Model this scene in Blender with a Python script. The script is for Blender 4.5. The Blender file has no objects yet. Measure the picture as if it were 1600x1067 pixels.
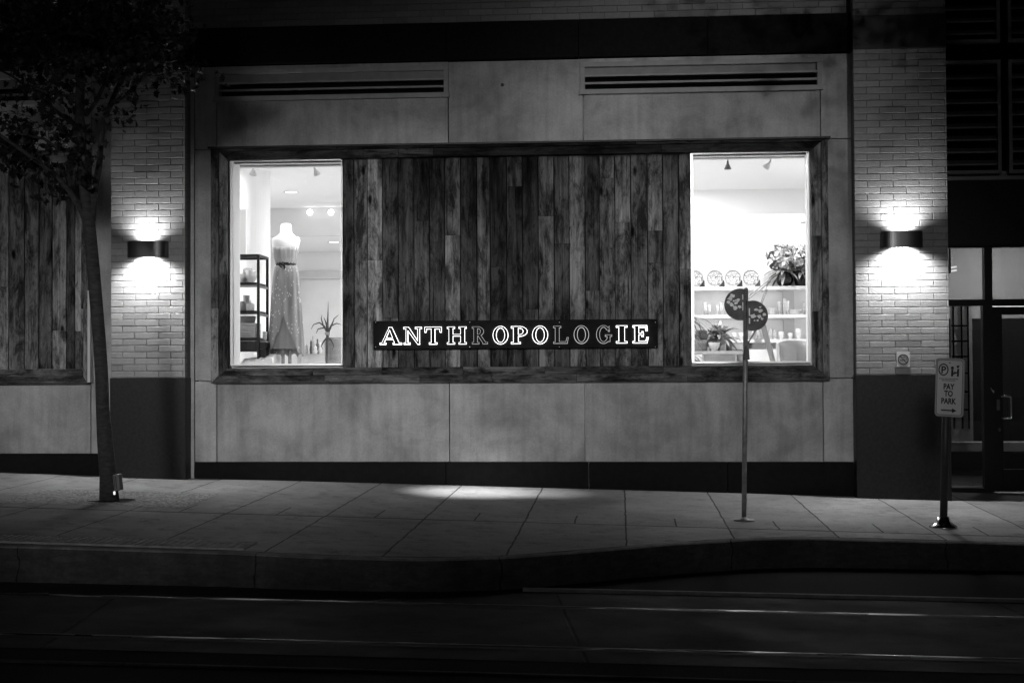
import bpy, bmesh, math, random
from mathutils import Vector, Matrix, noise
random.seed(7)
R_ = math.radians
scene = bpy.context.scene
COL = scene.collection

# ------------------------------------------------------------------ camera
CAM = Vector((0, -16.2, 1.37))
cd = bpy.data.cameras.new('camera'); cam = bpy.data.objects.new('camera', cd); COL.objects.link(cam)
CR = Matrix.Rotation(R_(4.36), 3, 'Z') @ Matrix.Rotation(R_(91.21), 3, 'X') @ Matrix.Rotation(R_(-.28), 3, 'Z')
cam.matrix_world = Matrix.Translation(CAM) @ CR.to_4x4()
cd.lens = 50; cd.sensor_width = 36; cd.clip_end = 500
scene.camera = cam
# ------------------------------------------------------------------ world, exposure
w = bpy.data.worlds.new('World'); scene.world = w; w.use_nodes = True
nt = w.node_tree; nt.nodes.clear()
sky = nt.nodes.new('ShaderNodeTexSky'); sky.sky_type = 'NISHITA'; sky.sun_disc = False
sky.sun_elevation = R_(-4); sky.sun_rotation = R_(200)
bw = nt.nodes.new('ShaderNodeRGBToBW'); bg = nt.nodes.new('ShaderNodeBackground'); wo = nt.nodes.new('ShaderNodeOutputWorld')
bg.inputs['Strength'].default_value = .02
nt.links.new(sky.outputs[0], bw.inputs[0]); nt.links.new(bw.outputs[0], bg.inputs['Color']); nt.links.new(bg.outputs[0], wo.inputs[0])
scene.view_settings.view_transform = 'Standard'; scene.view_settings.look = 'None'
scene.view_settings.exposure = 0; scene.view_settings.gamma = 1
scene.cycles.max_bounces = 10; scene.cycles.transparent_max_bounces = 12; scene.cycles.diffuse_bounces = 6
scene.cycles.sample_clamp_indirect = 6; scene.cycles.caustics_reflective = False; scene.cycles.caustics_refractive = False

def lamp(name, kind, loc, power, size=.1, rot=(0, 0, 0), **kw):
    l = bpy.data.lights.new(name, kind); l.energy = power
    if kind == 'AREA': l.shape = 'DISK'; l.size = size
    else: l.shadow_soft_size = size
    for k, v in kw.items(): setattr(l, k, v)
    o = bpy.data.objects.new(name, l); COL.objects.link(o); o.location = loc; o.rotation_euler = rot
    return o
def aim(o, target):
    o.rotation_euler = (Vector(target) - o.location).to_track_quat('-Z', 'Y').to_euler()
# unseen lamps added for the street light; spots shaped to fill the facade
def street_spot(x, tx, tz, power, cone=19, z=5.2, size=1.6):
    l = lamp('street_fill_light', 'SPOT', (x, -24, z), power, size, spot_size=R_(cone), spot_blend=1.)
    aim(l, (tx, 0, tz))
street_spot(-6.2, -7.6, 1.5, 5600, 14); street_spot(-4.4, -3.6, 1.3, 8600, 16); street_spot(-.5, -.6, 2.3, 6200, 16); street_spot(-.3, 2.4, 1.2, 3600, 13, size=1.3); street_spot(7.6, .9, 4.2, 3900, 12, 11.0, .3)
lamp('street_fill_light', 'POINT', (7, -26, 6.5), 150, .4)
# unseen spots added for the pavement pool, and for spill over the shop sills
l = lamp('added_pool_spot', 'SPOT', (-1.75, -.9, 6.6), 5200, .2, spot_size=R_(14), spot_blend=1.); aim(l, (-1.65, -.62, 0))
l = lamp('added_pool_spot', 'SPOT', (-.9, -.85, 6.6), 1800, .2, spot_size=R_(13), spot_blend=1.); aim(l, (-1.0, -.5, 0))
for x_, tx_ in ((-3.7, -3.0), (1.2, .9)):
    l = lamp('added_spill_spot', 'SPOT', (x_, 2.45, 3.7), 90, .15, spot_size=R_(60), spot_blend=1.); aim(l, (tx_, -1.2, 0))

# ------------------------------------------------------------------ picture <-> place helpers
def ray(x, y): return CR @ Vector((x - 800, 533.5 - y, -2222.2))
def onY(x, y, Y=0.):
    d = ray(x, y); return CAM + d * ((Y - CAM.y) / d.y)
def PX(x, y=400, Y=0.): return onY(x, y, Y).x
def PZ(y, x=800, Y=0.): return onY(x, y, Y).z
def walk_z(X, Y): return .0243 - .026 * X + .02 * Y
def road_z(X, Y=0): return -.31 - .0155 * X
def on_walk(x, y):
    d = ray(x, y); t = (.0243 - .026 * CAM.x + .02 * CAM.y - CAM.z) / (d.z + .026 * d.x - .02 * d.y); return CAM + d * t
def on_road(x, y):
    d = ray(x, y); t = (-.31 - .0155 * CAM.x - CAM.z) / (d.z + .0155 * d.x); return CAM + d * t

# ------------------------------------------------------------------ materials (all grey: the photograph is black and white)
class NB:
    def __init__(s, name):
        s.m = bpy.data.materials.new(name); s.m.use_nodes = True; s.t = s.m.node_tree; s.t.nodes.clear()
        s.out = s.n('ShaderNodeOutputMaterial'); s.b = s.n('ShaderNodeBsdfPrincipled'); s.l(s.b.outputs[0], s.out.inputs[0])
        s.tc = s.n('ShaderNodeTexCoord')
    def n(s, t): return s.t.nodes.new(t)
    def l(s, a, b): s.t.links.new(a, b)
    def math(s, op, a, b=None, c=None, clamp=False):
        n = s.n('ShaderNodeMath'); n.operation = op; n.use_clamp = clamp
        for i, v in enumerate((a, b, c)):
            if v is None: continue
            if isinstance(v, (int, float)): n.inputs[i].default_value = v
            else: s.l(v, n.inputs[i])
        return n.outputs[0]
    def vec(s, scale=(1, 1, 1), off=None):
        m = s.n('ShaderNodeMapping'); m.inputs['Scale'].default_value = scale; s.l(s.tc.outputs['Object'], m.inputs[0])
        if off is not None: s.l(off, m.inputs['Location'])
        return m.outputs[0]
    def noise(s, v, scale=1, detail=4, rough=.55, dist=0):
        n = s.n('ShaderNodeTexNoise'); n.inputs['Scale'].default_value = scale; n.inputs['Detail'].default_value = detail
        n.inputs['Roughness'].default_value = rough; n.inputs['Distortion'].default_value = dist; s.l(v, n.inputs['Vector']); return n.outputs[0]
    def rng(s, v, a, b, c, d):
        n = s.n('ShaderNodeMapRange'); s.l(v, n.inputs[0])
        for i, q in enumerate((a, b, c, d)): n.inputs[i + 1].default_value = q
        return n.outputs[0]
    def bump(s, h, strength, dist=.01):
        n = s.n('ShaderNodeBump'); n.inputs['Strength'].default_value = strength; n.inputs['Distance'].default_value = dist
        s.l(h, n.inputs['Height']); s.l(n.outputs[0], s.b.inputs['Normal'])
    def color(s, v):
        c = s.n('ShaderNodeCombineColor')
        for i in range(3): s.l(v, c.inputs[i])
        s.l(c.outputs[0], s.b.inputs['Base Color'])
    def attr(s):
        a = s.n('ShaderNodeVertexColor'); a.layer_name = 'tone'; q = s.n('ShaderNodeSeparateColor'); s.l(a.outputs[0], q.inputs[0]); return [s.math('POWER', q.outputs[0], 1.8), q.outputs[1], q.outputs[2]]
    def set(s, rough=.6, metal=0, spec=.5):
        s.b.inputs['Roughness'].default_value = rough; s.b.inputs['Metallic'].default_value = metal; s.b.inputs['Specular IOR Level'].default_value = spec

def plain(name, g, rough=.6, metal=0, var=.12, vs=6, bump=0, bs=60, spec=.22, vscale=(1, 1, 1)):
    N = NB(name); N.set(rough, metal, spec)
    v = N.rng(N.noise(N.vec(vscale), vs, 5), .3, .7, g * (1 - var), g * (1 + var)); N.color(v)
    if bump: N.bump(N.noise(N.vec(), bs, 4), bump)
    return N.m
def emit(name, s):
    m = bpy.data.materials.new(name); m.use_nodes = True; t = m.node_tree; t.nodes.clear()
    e = t.nodes.new('ShaderNodeEmission'); e.inputs[0].default_value = (1, 1, 1, 1); e.inputs[1].default_value = s
    o = t.nodes.new('ShaderNodeOutputMaterial'); t.links.new(e.outputs[0], o.inputs[0]); return m
def glassy(name, refl=.06, tint=.96):
    m = bpy.data.materials.new(name); m.use_nodes = True; t = m.node_tree; t.nodes.clear()
    tr = t.nodes.new('ShaderNodeBsdfTransparent'); tr.inputs[0].default_value = (tint, tint, tint, 1)
    gl = t.nodes.new('ShaderNodeBsdfGlossy'); gl.inputs['Roughness'].default_value = .02
    mx = t.nodes.new('ShaderNodeMixShader'); mx.inputs[0].default_value = refl
    o = t.nodes.new('ShaderNodeOutputMaterial')
    t.links.new(tr.outputs[0], mx.inputs[1]); t.links.new(gl.outputs[0], mx.inputs[2]); t.links.new(mx.outputs[0], o.inputs[0]); return m

def concrete(name, g, streak=.16, rough=.85, joints=0):
    N = NB(name); N.set(rough, 0, .15); a = N.attr()
    off = N.n('ShaderNodeCombineXYZ'); N.l(N.math('MULTIPLY', a[1], 37.), off.inputs[0]); N.l(N.math('MULTIPLY', a[1], 11.), off.inputs[2])
    v1 = N.rng(N.noise(N.vec((1, 1, 1), off.outputs[0]), 1.5, 8, .66, .3), .33, .67, .62, 1.22)
    v2 = N.rng(N.noise(N.vec((9, 9, .9), off.outputs[0]), 1.2, 5), .45, .7, 1., 1 - streak)
    v3 = N.rng(N.noise(N.vec(), 45, 4), .3, .7, .9, 1.08)
    v4 = N.rng(N.noise(N.vec((1, 1, 1), off.outputs[0]), 7, 5, .7), .62, .72, 1, .86)
    v = N.math('MULTIPLY', N.math('MULTIPLY', N.math('MULTIPLY', v1, v2), N.math('MULTIPLY', v3, v4)), N.math('MULTIPLY', a[0], g))
    if joints:
        sep = N.n('ShaderNodeSeparateXYZ'); N.l(N.tc.outputs['Object'], sep.inputs[0]); x = N.math('ADD', sep.outputs[0], N.rng(N.noise(N.vec(), 6, 3), .3, .7, -.02, .02))
        d = N.math('ABSOLUTE', N.math('SUBTRACT', N.math('FLOORED_MODULO', x, joints), joints / 2)); v = N.math('MULTIPLY', v, N.rng(d, .003, .008, .3, 1))
        v = N.math('MULTIPLY', v, N.rng(N.noise(N.vec((1, 1, 3)), 7, 6, .75), .38, .6, .75, 1.2))
    N.color(v); N.bump(N.noise(N.vec(), 70 if not joints else 22, 6, .7), .25 if not joints else .8, .004 if not joints else .012); return N.m
def wood(name, g, axis=2):
    N = NB(name); N.set(.85, 0, .1); a = N.attr()
    off = N.n('ShaderNodeCombineXYZ')
    for i, k in enumerate((53., 17., 29.)): N.l(N.math('MULTIPLY', a[1], k), off.inputs[i])
    def sc(across, along): return (across, across, along) if axis == 2 else (along, across, across)
    grain = N.noise(N.vec(sc(30, .8), off.outputs[0]), 1, 5, .6, .35)
    fine = N.noise(N.vec(sc(150, 3), off.outputs[0]), 1, 4, .6, .4)
    blot = N.noise(N.vec(sc(6, 1.9), off.outputs[0]), 1, 7, .75, .4)
    spl = N.noise(N.vec(sc(20, 4.2), off.outputs[0]), 1, 6, .8, .5)
    vo = N.n('ShaderNodeTexVoronoi'); vo.inputs['Scale'].default_value = 1; N.l(N.vec(sc(4.3, 1.7), off.outputs[0]), vo.inputs['Vector'])
    knot = N.rng(vo.outputs['Distance'], .06, .13, .08, 1)
    v = N.math('MULTIPLY', N.rng(grain, .3, .7, .55, 1.25), N.rng(fine, .3, .7, .8, 1.12))
    v = N.math('MULTIPLY', v, N.rng(blot, .42, .6, 1.45, .22))
    v = N.math('MULTIPLY', v, N.rng(spl, .54, .66, 1., .2))
    crk = N.noise(N.vec(sc(70, 1.6), off.outputs[0]), 1, 3, .5, .6); v = N.math('MULTIPLY', v, N.rng(crk, .62, .68, 1, .2))
    v = N.math('MULTIPLY', v, knot)
    # rain and soot staining that runs down from the top of each board
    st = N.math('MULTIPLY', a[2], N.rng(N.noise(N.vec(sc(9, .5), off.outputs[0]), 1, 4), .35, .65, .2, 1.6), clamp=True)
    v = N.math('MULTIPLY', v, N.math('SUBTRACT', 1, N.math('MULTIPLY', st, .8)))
    N.color(N.math('MULTIPLY', v, N.math('MULTIPLY', a[0], g)))
    N.bump(N.math('ADD', fine, N.math('MULTIPLY', grain, 2)), .5, .006); return N.m
def brickmat(name, g):
    N = NB(name); N.set(.62, 0, .45); a = N.attr()
    v = N.math('MULTIPLY', N.rng(N.noise(N.vec(), 28, 5), .3, .7, .9, 1.08), N.rng(N.noise(N.vec(), 1.7, 4), .3, .7, .88, 1.1))
    N.color(N.math('MULTIPLY', v, N.math('MULTIPLY', a[0], g)))
    N.bump(N.noise(N.vec((1, 1, 1.6)), 45, 5, .65), .55, .006); return N.m

def paving(name, g, px, x0, ylines, half=None, skew=0, gw=.006):
    """concrete flags: tooled joints every px metres along x, lines at given y"""
    N = NB(name); N.set(.72, 0, .12)
    sep = N.n('ShaderNodeSeparateXYZ'); N.l(N.tc.outputs['Object'], sep.inputs[0]); x, y = sep.outputs[0], sep.outputs[1]
    if skew: x = N.math('ADD', x, N.math('MULTIPLY', y, skew))
    wob = N.rng(N.noise(N.vec(), 3, 3), .3, .7, -.006, .006); xx = N.math('ADD', x, wob)
    def dist(v, p, o): return N.math('ABSOLUTE', N.math('SUBTRACT', N.math('FLOORED_MODULO', N.math('SUBTRACT', v, o - p / 2), p), p / 2))
    d = dist(xx, px, x0)
    for yl in ylines: d = N.math('MINIMUM', d, N.math('MULTIPLY', N.math('ABSOLUTE', N.math('SUBTRACT', N.math('ADD', y, wob), yl)), .35))
    if half:
        h = dist(xx, px, x0 + px / 2); pen = N.math('MULTIPLY', N.math('ADD', N.math('LESS_THAN', y, half[0]), N.math('GREATER_THAN', y, half[1])), 9)
        d = N.math('MINIMUM', d, N.math('ADD', h, pen))
    j = N.rng(d, gw * .6, gw * 1.7, 0, 1)
    cell = N.n('ShaderNodeTexWhiteNoise'); cell.noise_dimensions = '1D'; N.l(N.math('FLOOR', N.math('DIVIDE', N.math('SUBTRACT', x, x0), px)), cell.inputs['W'])
    v = N.math('MULTIPLY', N.rng(N.noise(N.vec(), 1.1, 6, .6), .3, .7, .72, 1.18), N.rng(N.noise(N.vec(), 60, 4), .3, .7, .85, 1.12))
    v = N.math('MULTIPLY', v, N.rng(cell.outputs[0], 0, 1, .86, 1.1))
    v = N.math('MULTIPLY', v, N.rng(N.noise(N.vec((.6, 3, 1)), 2.5, 5), .6, .75, 1, .75))
    gum = N.n('ShaderNodeTexVoronoi'); gum.inputs['Scale'].default_value = 3.2; N.l(N.vec((1, 1, .01)), gum.inputs['Vector'])
    v = N.math('MULTIPLY', v, N.rng(gum.outputs['Distance'], .055, .075, .55, 1))
    v = N.math('MULTIPLY', v, N.rng(N.noise(N.vec(), 4.5, 7, .75), .5, .64, 1, .66))
    v = N.math('MULTIPLY', v, N.rng(j, 0, 1, .18, 1))
    N.color(N.math('MULTIPLY', v, g))
    N.bump(N.math('ADD', N.math('MULTIPLY', j, 1.5), N.math('MULTIPLY', N.noise(N.vec(), 90, 5, .7), .55)), .6, .006)
    N.l(N.rng(N.noise(N.vec(), 2, 4), .35, .7, .7, .9), N.b.inputs['Roughness']); return N.m

M = dict(
    kick=plain('kick_granite', .007, .7, var=.35, vs=14, bump=.1, spec=.12), lip=plain('lip_concrete', .2, .8, var=.3, vs=9),
    conc=concrete('weathered_concrete', .5, .2), granite=plain('dark_granite', .015, .45, var=.3, vs=30, bump=.15, bs=90),
    granite2=plain('granite_band', .01, .8, spec=.1, var=.3, vs=18, bump=.1), brick=brickmat('pale_brick', .27), mortar=plain('mortar', .2, .9, var=.2, vs=30),
    wood_v=wood('reclaimed_boards', .23), wood_h=wood('reclaimed_frame', .14, 0), flash=plain('dark_flashing', .02, .4, .6),
    alu=plain('aluminium', .6, .3, .8, var=.05), louvre=plain('painted_louvre', .34, .5, var=.1, vs=10), black=plain('dark_void', .006, .9),
    grille=plain('dark_grille', .3, .5, .3), bronze=plain('bronze_frame', .012, .4, .3), glass=glassy('window_glass'), dglass=glassy('door_glass', .1, .55),
    int_wall=plain('interior_paint', .84, .8, var=.02), int_grey=plain('interior_paint_grey', .62, .8, var=.03), int_trim=plain('interior_trim', .5, .7, var=.03), floor=plain('shop_floor', .6, .4, var=.1),
    lobby=plain('lobby_wall', .7, .8, var=.05), lobby_dark=plain('lobby_dado', .03, .6, var=.2), lobby_floor=plain('lobby_floor', .025, .25),
    sconce=plain('brushed_metal', .16, .34, .85, var=.12, vs=3, vscale=(1, 1, 1)), steel=plain('galvanised_post', .30, .5, .5, var=.25, vs=18), steel_dark=plain('painted_post', .05, .5, .3, var=.2, vs=20),
    shiny=plain('polished_steel', .7, .18, 1, var=.1), rail=plain('rail_steel', .42, .24, 1, var=.3, vs=9, vscale=(.5, 4, 4)), rubber=plain('groove', .008, .7),
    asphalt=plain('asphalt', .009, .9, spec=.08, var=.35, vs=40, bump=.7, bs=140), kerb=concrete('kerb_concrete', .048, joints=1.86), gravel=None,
    bark=None, leaf=plain('maple_leaf', .012, .5, var=.5, vs=25), signw=plain('sign_white', .55, .45, var=.06), signk=plain('sign_ink', .03, .5), signg=plain('sign_edge', .3, .5),
    board=plain('sign_board', .014, .8, spec=.08, var=.3, vs=12), letter=plain('letter_metal', .01, .6, 0, spec=.1), disc=plain('disc_back', .045, .45, .4, var=.4, vs=14),
    pale_mark=plain('pale_marks', .8, .4, var=.2, vs=30), plaster=plain('mannequin_cover', .85, .7, var=.03), cloth=None, cloth_in=plain('skirt_lining', .27, .8, var=.06), bodice=plain('bodice', .3, .8, var=.2, vs=9, vscale=(9, 9, .6)),
    blackmetal=plain('black_metal', .012, .45), ceramic=plain('white_ceramic', .7, .25, var=.08), crock=plain('grey_crockery', .35, .3, var=.1), glassw=plain('glassware', .5, .1, var=.3, vs=30), darkpot=plain('dark_pot', .012, .15), basket=None,
    linen=plain('folded_linen', .5, .9, var=.25, vs=14, vscale=(1, 1, 9)), woodp=plain('pale_wood', .3, .6, var=.3, vs=6, vscale=(1, 1, .3)), green=plain('houseplant_leaf', .17, .45, var=.6, vs=20), green2=plain('light_leaf', .45, .5, var=.4, vs=20),
    plate=None, box=plain('grey_plastic', .13, .4, var=.1), white=plain('white_plastic', .7, .4, var=.04), drift=plain('driftwood', .09, .7, var=.3, vs=16))
# patterned ones
N = NB('speckled_chiffon'); N.set(.8); vo = N.n('ShaderNodeTexVoronoi'); vo.inputs['Scale'].default_value = 30; N.l(N.vec((1, 1, .6)), vo.inputs['Vector'])
N.color(N.math('ADD', N.rng(vo.outputs['Distance'], .18, .26, .34, 0), N.rng(N.noise(N.vec((7, 7, .8)), 2, 4),   .3, .7, .2, .38))); M['cloth'] = N.m
N = NB('patterned_plate'); N.set(.2); vo = N.n('ShaderNodeTexVoronoi'); vo.feature = 'DISTANCE_TO_EDGE'; vo.inputs['Scale'].default_value = 26; N.l(N.vec(), vo.inputs['Vector'])
N.color(N.rng(vo.outputs['Distance'], .02, .1, .12, .5)); M['plate'] = N.m
N = NB('woven_basket'); N.set(.8); wv = N.n('ShaderNodeTexWave'); wv.bands_direction = 'Z'; wv.inputs['Scale'].default_value = 22; wv.inputs['Distortion'].default_value = 1.5; N.l(N.vec(), wv.inputs['Vector'])
N.color(N.rng(wv.outputs[1], .2, .8, .1, .5)); N.bump(wv.outputs[1], .6, .01); M['basket'] = N.m
N = NB('tree_pit_gravel'); N.set(.85); vo = N.n('ShaderNodeTexVoronoi'); vo.inputs['Scale'].default_value = 42; N.l(N.vec(), vo.inputs['Vector'])
s_ = N.n('ShaderNodeSeparateColor'); N.l(vo.outputs['Color'], s_.inputs[0]); N.color(N.rng(s_.outputs[0], 0, 1, .16, .5)); N.bump(vo.outputs['Distance'], 1., .03); M['gravel'] = N.m
N = NB('bark'); N.set(.9); b1 = N.noise(N.vec((9, 9, 24)), 1.4, 5, .65); N.color(N.rng(b1, .3, .7, .012, .055)); N.bump(b1, .9, .02); M['bark'] = N.m

# ------------------------------------------------------------------ mesh building
ORG = {}
class MB:
    def __init__(s): s.bm = bmesh.new(); s.c = s.bm.loops.layers.float_color.new('tone')
    def face(s, vs, tone=(1, 0, 0)):
        try: f = s.bm.faces.new(vs)
        except ValueError: return
        for l in f.loops: l[s.c] = (tone[0], tone[1], tone[2], 1)
        return f
    def v(s, *a): return s.bm.verts.new(a if len(a) == 3 else a[0])
    def box(s, x0, x1, y0, y1, z0, z1, tone=None, fn=None, stain=None):
        tone = tone or (1, random.random(), 0)
        P = [(x, y, z) for x in (x0, x1) for y in (y0, y1) for z in (z0, z1)]
        if fn: P = [fn(*p) for p in P]
        v = [s.v(*p) for p in P]
        for q in ((0, 1, 3, 2), (4, 6, 7, 5), (0, 4, 5, 1), (2, 3, 7, 6), (0, 2, 6, 4), (1, 5, 7, 3)):
            f = s.face([v[i] for i in q], tone)
            if stain:
                for l in f.loops: l[s.c] = (tone[0], tone[1], stain(l.vert.co), 1)
        return v
    def obox(s, a, b, wx, wy, up=Vector((0, 1, 0)), tone=None):
        """bar from a to b with section wx (sideways) by wy (along up)"""
        a, b = Vector(a), Vector(b); d = (b - a).normalized(); sd = d.cross(up).normalized() * wx / 2; u = sd.cross(d).normalized() * wy / 2
        v = [s.v(p + i * sd + j * u) for p in (a, b) for i in (-1, 1) for j in (-1, 1)]
        for q in ((0, 1, 3, 2), (4, 6, 7, 5), (0, 4, 5, 1), (2, 3, 7, 6), (0, 2, 6, 4), (1, 5, 7, 3)): s.face([v[i] for i in q], tone or (1, random.random(), 0))
    def prism(s, poly, y0, y1, fr=None):
        fr = fr or (lambda x, y, z: (x, y, z))
        a = [s.v(*fr(x, y0, z)) for x, z in poly]; b = [s.v(*fr(x, y1, z)) for x, z in poly]; n = len(poly)
        s.face(a); s.face(b[::-1])
        for i in range(n): s.face([a[i], b[i], b[(i + 1) % n], a[(i + 1) % n]])
    def arc(s, cx, cz, rx, rz, tx, tz, a0, a1, y0, y1, fr=None, n=28):
        """elliptical ring slab, thickness tx at the sides and tz at top"""
        fr = fr or (lambda x, y, z: (x, y, z)); full = abs(a1 - a0) > 359; R = []
        for i in range(n + (0 if full else 1)):
            t = R_(a0 + (a1 - a0) * i / n); c, q = math.cos(t), math.sin(t)
            o = (cx + rx * c, cz + rz * q); p = (cx + (rx - tx) * c, cz + (rz - tz) * q)
            R.append([s.v(*fr(o[0], y0, o[1])), s.v(*fr(p[0], y0, p[1])), s.v(*fr(p[0], y1, p[1])), s.v(*fr(o[0], y1, o[1]))])
        m = len(R)
        for i in range(m if full else m - 1):
            A, B = R[i], R[(i + 1) % m]
            for k in range(4): s.face([A[k], A[(k + 1) % 4], B[(k + 1) % 4], B[k]])
        if not full: s.face(R[0]); s.face(R[-1][::-1])
    def lathe(s, prof, c=(0, 0, 0), n=20, sx=1, sy=1, mod=None):
        rings = []
        for r, z in prof:
            ring = []
            for i in range(n):
                t = 2 * math.pi * i / n; rr = r * (mod(t, z) if mod else 1)
                ring.append(s.v(c[0] + rr * math.cos(t) * sx, c[1] + rr * math.sin(t) * sy, c[2] + z))
            rings.append(ring)
        for A, B in zip(rings, rings[1:]):
            for i in range(n): s.face([A[i], A[(i + 1) % n], B[(i + 1) % n], B[i]])
        for e, r in ((rings[0], prof[0][0]), (rings[-1], prof[-1][0])):
            if r > .0005: s.face(e)
    def tube(s, pts, rad, n=8, tone=(1, 0, 0)):
        pts = [Vector(p) for p in pts]; rad = rad if isinstance(rad, (list, tuple)) else [rad] * len(pts); rings = []
        for i, p in enumerate(pts):
            d = (pts[min(i + 1, len(pts) - 1)] - pts[max(i - 1, 0)]).normalized()
            u = d.cross(Vector((.1, 1, .03))).normalized(); w_ = d.cross(u)
            rings.append([s.v(p + (u * math.cos(2 * math.pi * k / n) + w_ * math.sin(2 * math.pi * k / n)) * rad[i]) for k in range(n)])
        for A, B in zip(rings, rings[1:]):
            for k in range(n): s.face([A[k], A[(k + 1) % n], B[(k + 1) % n], B[k]], tone)
        s.face(rings[0][::-1], tone); s.face(rings[-1], tone)
    def build(s, name, m, parent=None, smooth=False, bevel=0, org=None):
        o = None; bm = s.bm
        bmesh.ops.recalc_face_normals(bm, faces=bm.faces[:])
        org = Vector(ORG[parent.name]) if parent else (Vector(org) if org else None)
        if org is None:
            vs = [v.co for v in bm.verts]; mn = [min(v[i] for v in vs) for i in range(3)]; mx = [max(v[i] for v in vs) for i in range(3)]
            org = Vector(((mn[0] + mx[0]) / 2, (mn[1] + mx[1]) / 2, mn[2]))
        bmesh.ops.translate(bm, verts=bm.verts[:], vec=-org)
        me = bpy.data.meshes.new(name); bm.to_mesh(me); bm.free()
        if smooth:
            for p in me.polygons: p.use_smooth = True
        me.materials.append(m); o = bpy.data.objects.new(name, me); COL.objects.link(o)
        ORG[o.name] = org
        if parent: o.parent = parent
        else: o.location = org
        if bevel:
            b = o.modifiers.new('bevel', 'BEVEL'); b.width = bevel; b.segments = 2; b.limit_method = 'ANGLE'
        return o
def thing(name, loc, label, cat, group=None):
    o = bpy.data.objects.new(name, None); COL.objects.link(o); o.location = loc; o.empty_display_size = .1; ORG[o.name] = Vector(loc)
    return tag(o, label, cat, group)
def tag(o, label, cat, group=None, kind=None):
    o['label'] = label; o['category'] = cat
    if group: o['group'] = group
    if kind: o['kind'] = kind
    return o
def struct(o, kind='structure'): o['kind'] = kind; return o
def copy_tree(o, delta, label=None):
    c = o.copy(); COL.objects.link(c); c.location = Vector(o.location) + Vector(delta); ORG[c.name] = ORG[o.name] + Vector(delta)
    if label: c['label'] = label
    def rec(a, b):
        for ch in list(a.children):
            d = ch.copy(); COL.objects.link(d); d.parent = b; rec(ch, d)
    rec(o, c); return c
def B(name, m, parent, *boxes, **kw):
    mb = MB()
    for b in boxes: mb.box(*b)
    return mb.build(name, m, parent, **kw)

# ================================================================== GROUND
KERB = [(-14, -5.52), (-2.95, -5.5), (-2.45, -5.56), (-1.95, -5.57), (-1.31, -5.5), (-.84, -5.29), (-.3, -4.86), (.15, -4.5), (.86, -4.0), (1.25, -3.8), (1.6, -3.7), (2.1, -3.66), (3.5, -3.64), (14, -3.62)]
def kerb_y(x):
    for (a, ya), (b, yb) in zip(KERB, KERB[1:]):
        if a <= x <= b:
            return ya + (yb - ya) * (x - a) / (b - a)
    return -3.6
def ky(x):  # smoothed
    return sum(kerb_y(min(13.9, max(-13.9, x + d))) for d in (-.2, -.1, 0, .1, .2)) / 5
xs = [-14 + .15 * i for i in range(int(28 / .15) + 1)]
def strip(mb, f0, f1, tone=(1, 0, 0)):
    prev = None
    for x in xs:
        a, b = mb.v(*f0(x)), mb.v(*f1(x))
        if prev: mb.face([prev[0], a, b, prev[1]], (tone[0], .3, 0))
        prev = (a, b)
K = .16
mb = MB(); strip(mb, lambda x: (x, 1.6, walk_z(x, 1.6)), lambda x: (x, ky(x) + K, walk_z(x, ky(x) + K)))
line_y = on_walk(900, 818).y
pav = paving('pavement_flags', .3, .93, on_walk(977, 800).x, [line_y], half=(line_y, line_y + .62))
struct(mb.build('pavement', pav, org=(0, 0, 0)))
mb = MB(); rnd = .025
strip(mb, lambda x: (x, ky(x) + K - .006, walk_z(x, ky(x)) + .002), lambda x: (x, ky(x) + rnd, walk_z(x, ky(x)) + .002), (2.1, 0, 0))  # top toned lighter than the face: worn edge plus painted-in light
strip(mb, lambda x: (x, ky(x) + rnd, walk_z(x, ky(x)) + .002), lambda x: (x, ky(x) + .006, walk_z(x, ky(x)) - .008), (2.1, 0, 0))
strip(mb, lambda x: (x, ky(x) + .006, walk_z(x, ky(x)) - .008), lambda x: (x, ky(x), walk_z(x, ky(x)) - rnd))
strip(mb, lambda x: (x, ky(x), walk_z(x, ky(x)) - rnd), lambda x: (x, ky(x) - .015, road_z(x) - .02))
bmesh.ops.remove_doubles(mb.bm, verts=mb.bm.verts[:], dist=.0005)
for v_ in mb.bm.verts:
    n_ = noise.noise(Vector((v_.co.x * 2.1, v_.co.y * 3, v_.co.z * 4))); v_.co.y += n_ * .008; v_.co.z += n_ * .004
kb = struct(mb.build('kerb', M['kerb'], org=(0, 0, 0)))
# road: asphalt sheet, concrete track slab 4 mm above, kerb-side lip
mb = MB(); mb.face([mb.v(x, y, -.31 - .0155 * x) for x, y in ((-90, -90), (90, -90), (90, 2), (-90, 2))]); struct(mb.build('road', M['asphalt'], org=(0, 0, 0)))
slab = paving('track_slab', .03, on_road(1500, 1010).x - on_road(680, 1000).x, on_road(680, 1000).x, [], skew=.12, gw=.009)
Y0, Y1 = -5.42, -7.98
mb = MB(); mb.face([mb.v(x, y, road_z(x) + .004) for x, y in ((-40, Y1), (40, Y1), (40, Y0), (-40, Y0))]); struct(mb.build('track_slab', slab, org=(0, 0, 0)))
mb = MB(); prev = None
mb.box(-.75, 40, Y0, Y0 + .05, -.02, .03, fn=lambda x, y, z: (x, y, z + road_z(x)))
struct(mb.build('road_edge_lip', M['lip'], org=(0, 0, 0)))
mb = MB(); mb.box(-40, 40, Y1 - .4, Y1 - .36, -.02, .012, fn=lambda x, y, z: (x, y, z + road_z(x))); struct(mb.build('road_edge_strip', M['kerb'], org=(0, 0, 0)))
N = NB('glint_rail'); N.set(.3, 1); N.color(N.rng(N.noise(N.vec((.9, 9, 1)), 1, 4), .54, .61, .012, .8)); N.l(N.rng(N.noise(N.vec((1.1, 6, 1)), 1, 3), .4, .6, .55, .22), N.b.inputs['Roughness']); M['rail'] = N.m  # bright and dirt-dark patches painted in to break the shine into glints
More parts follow.
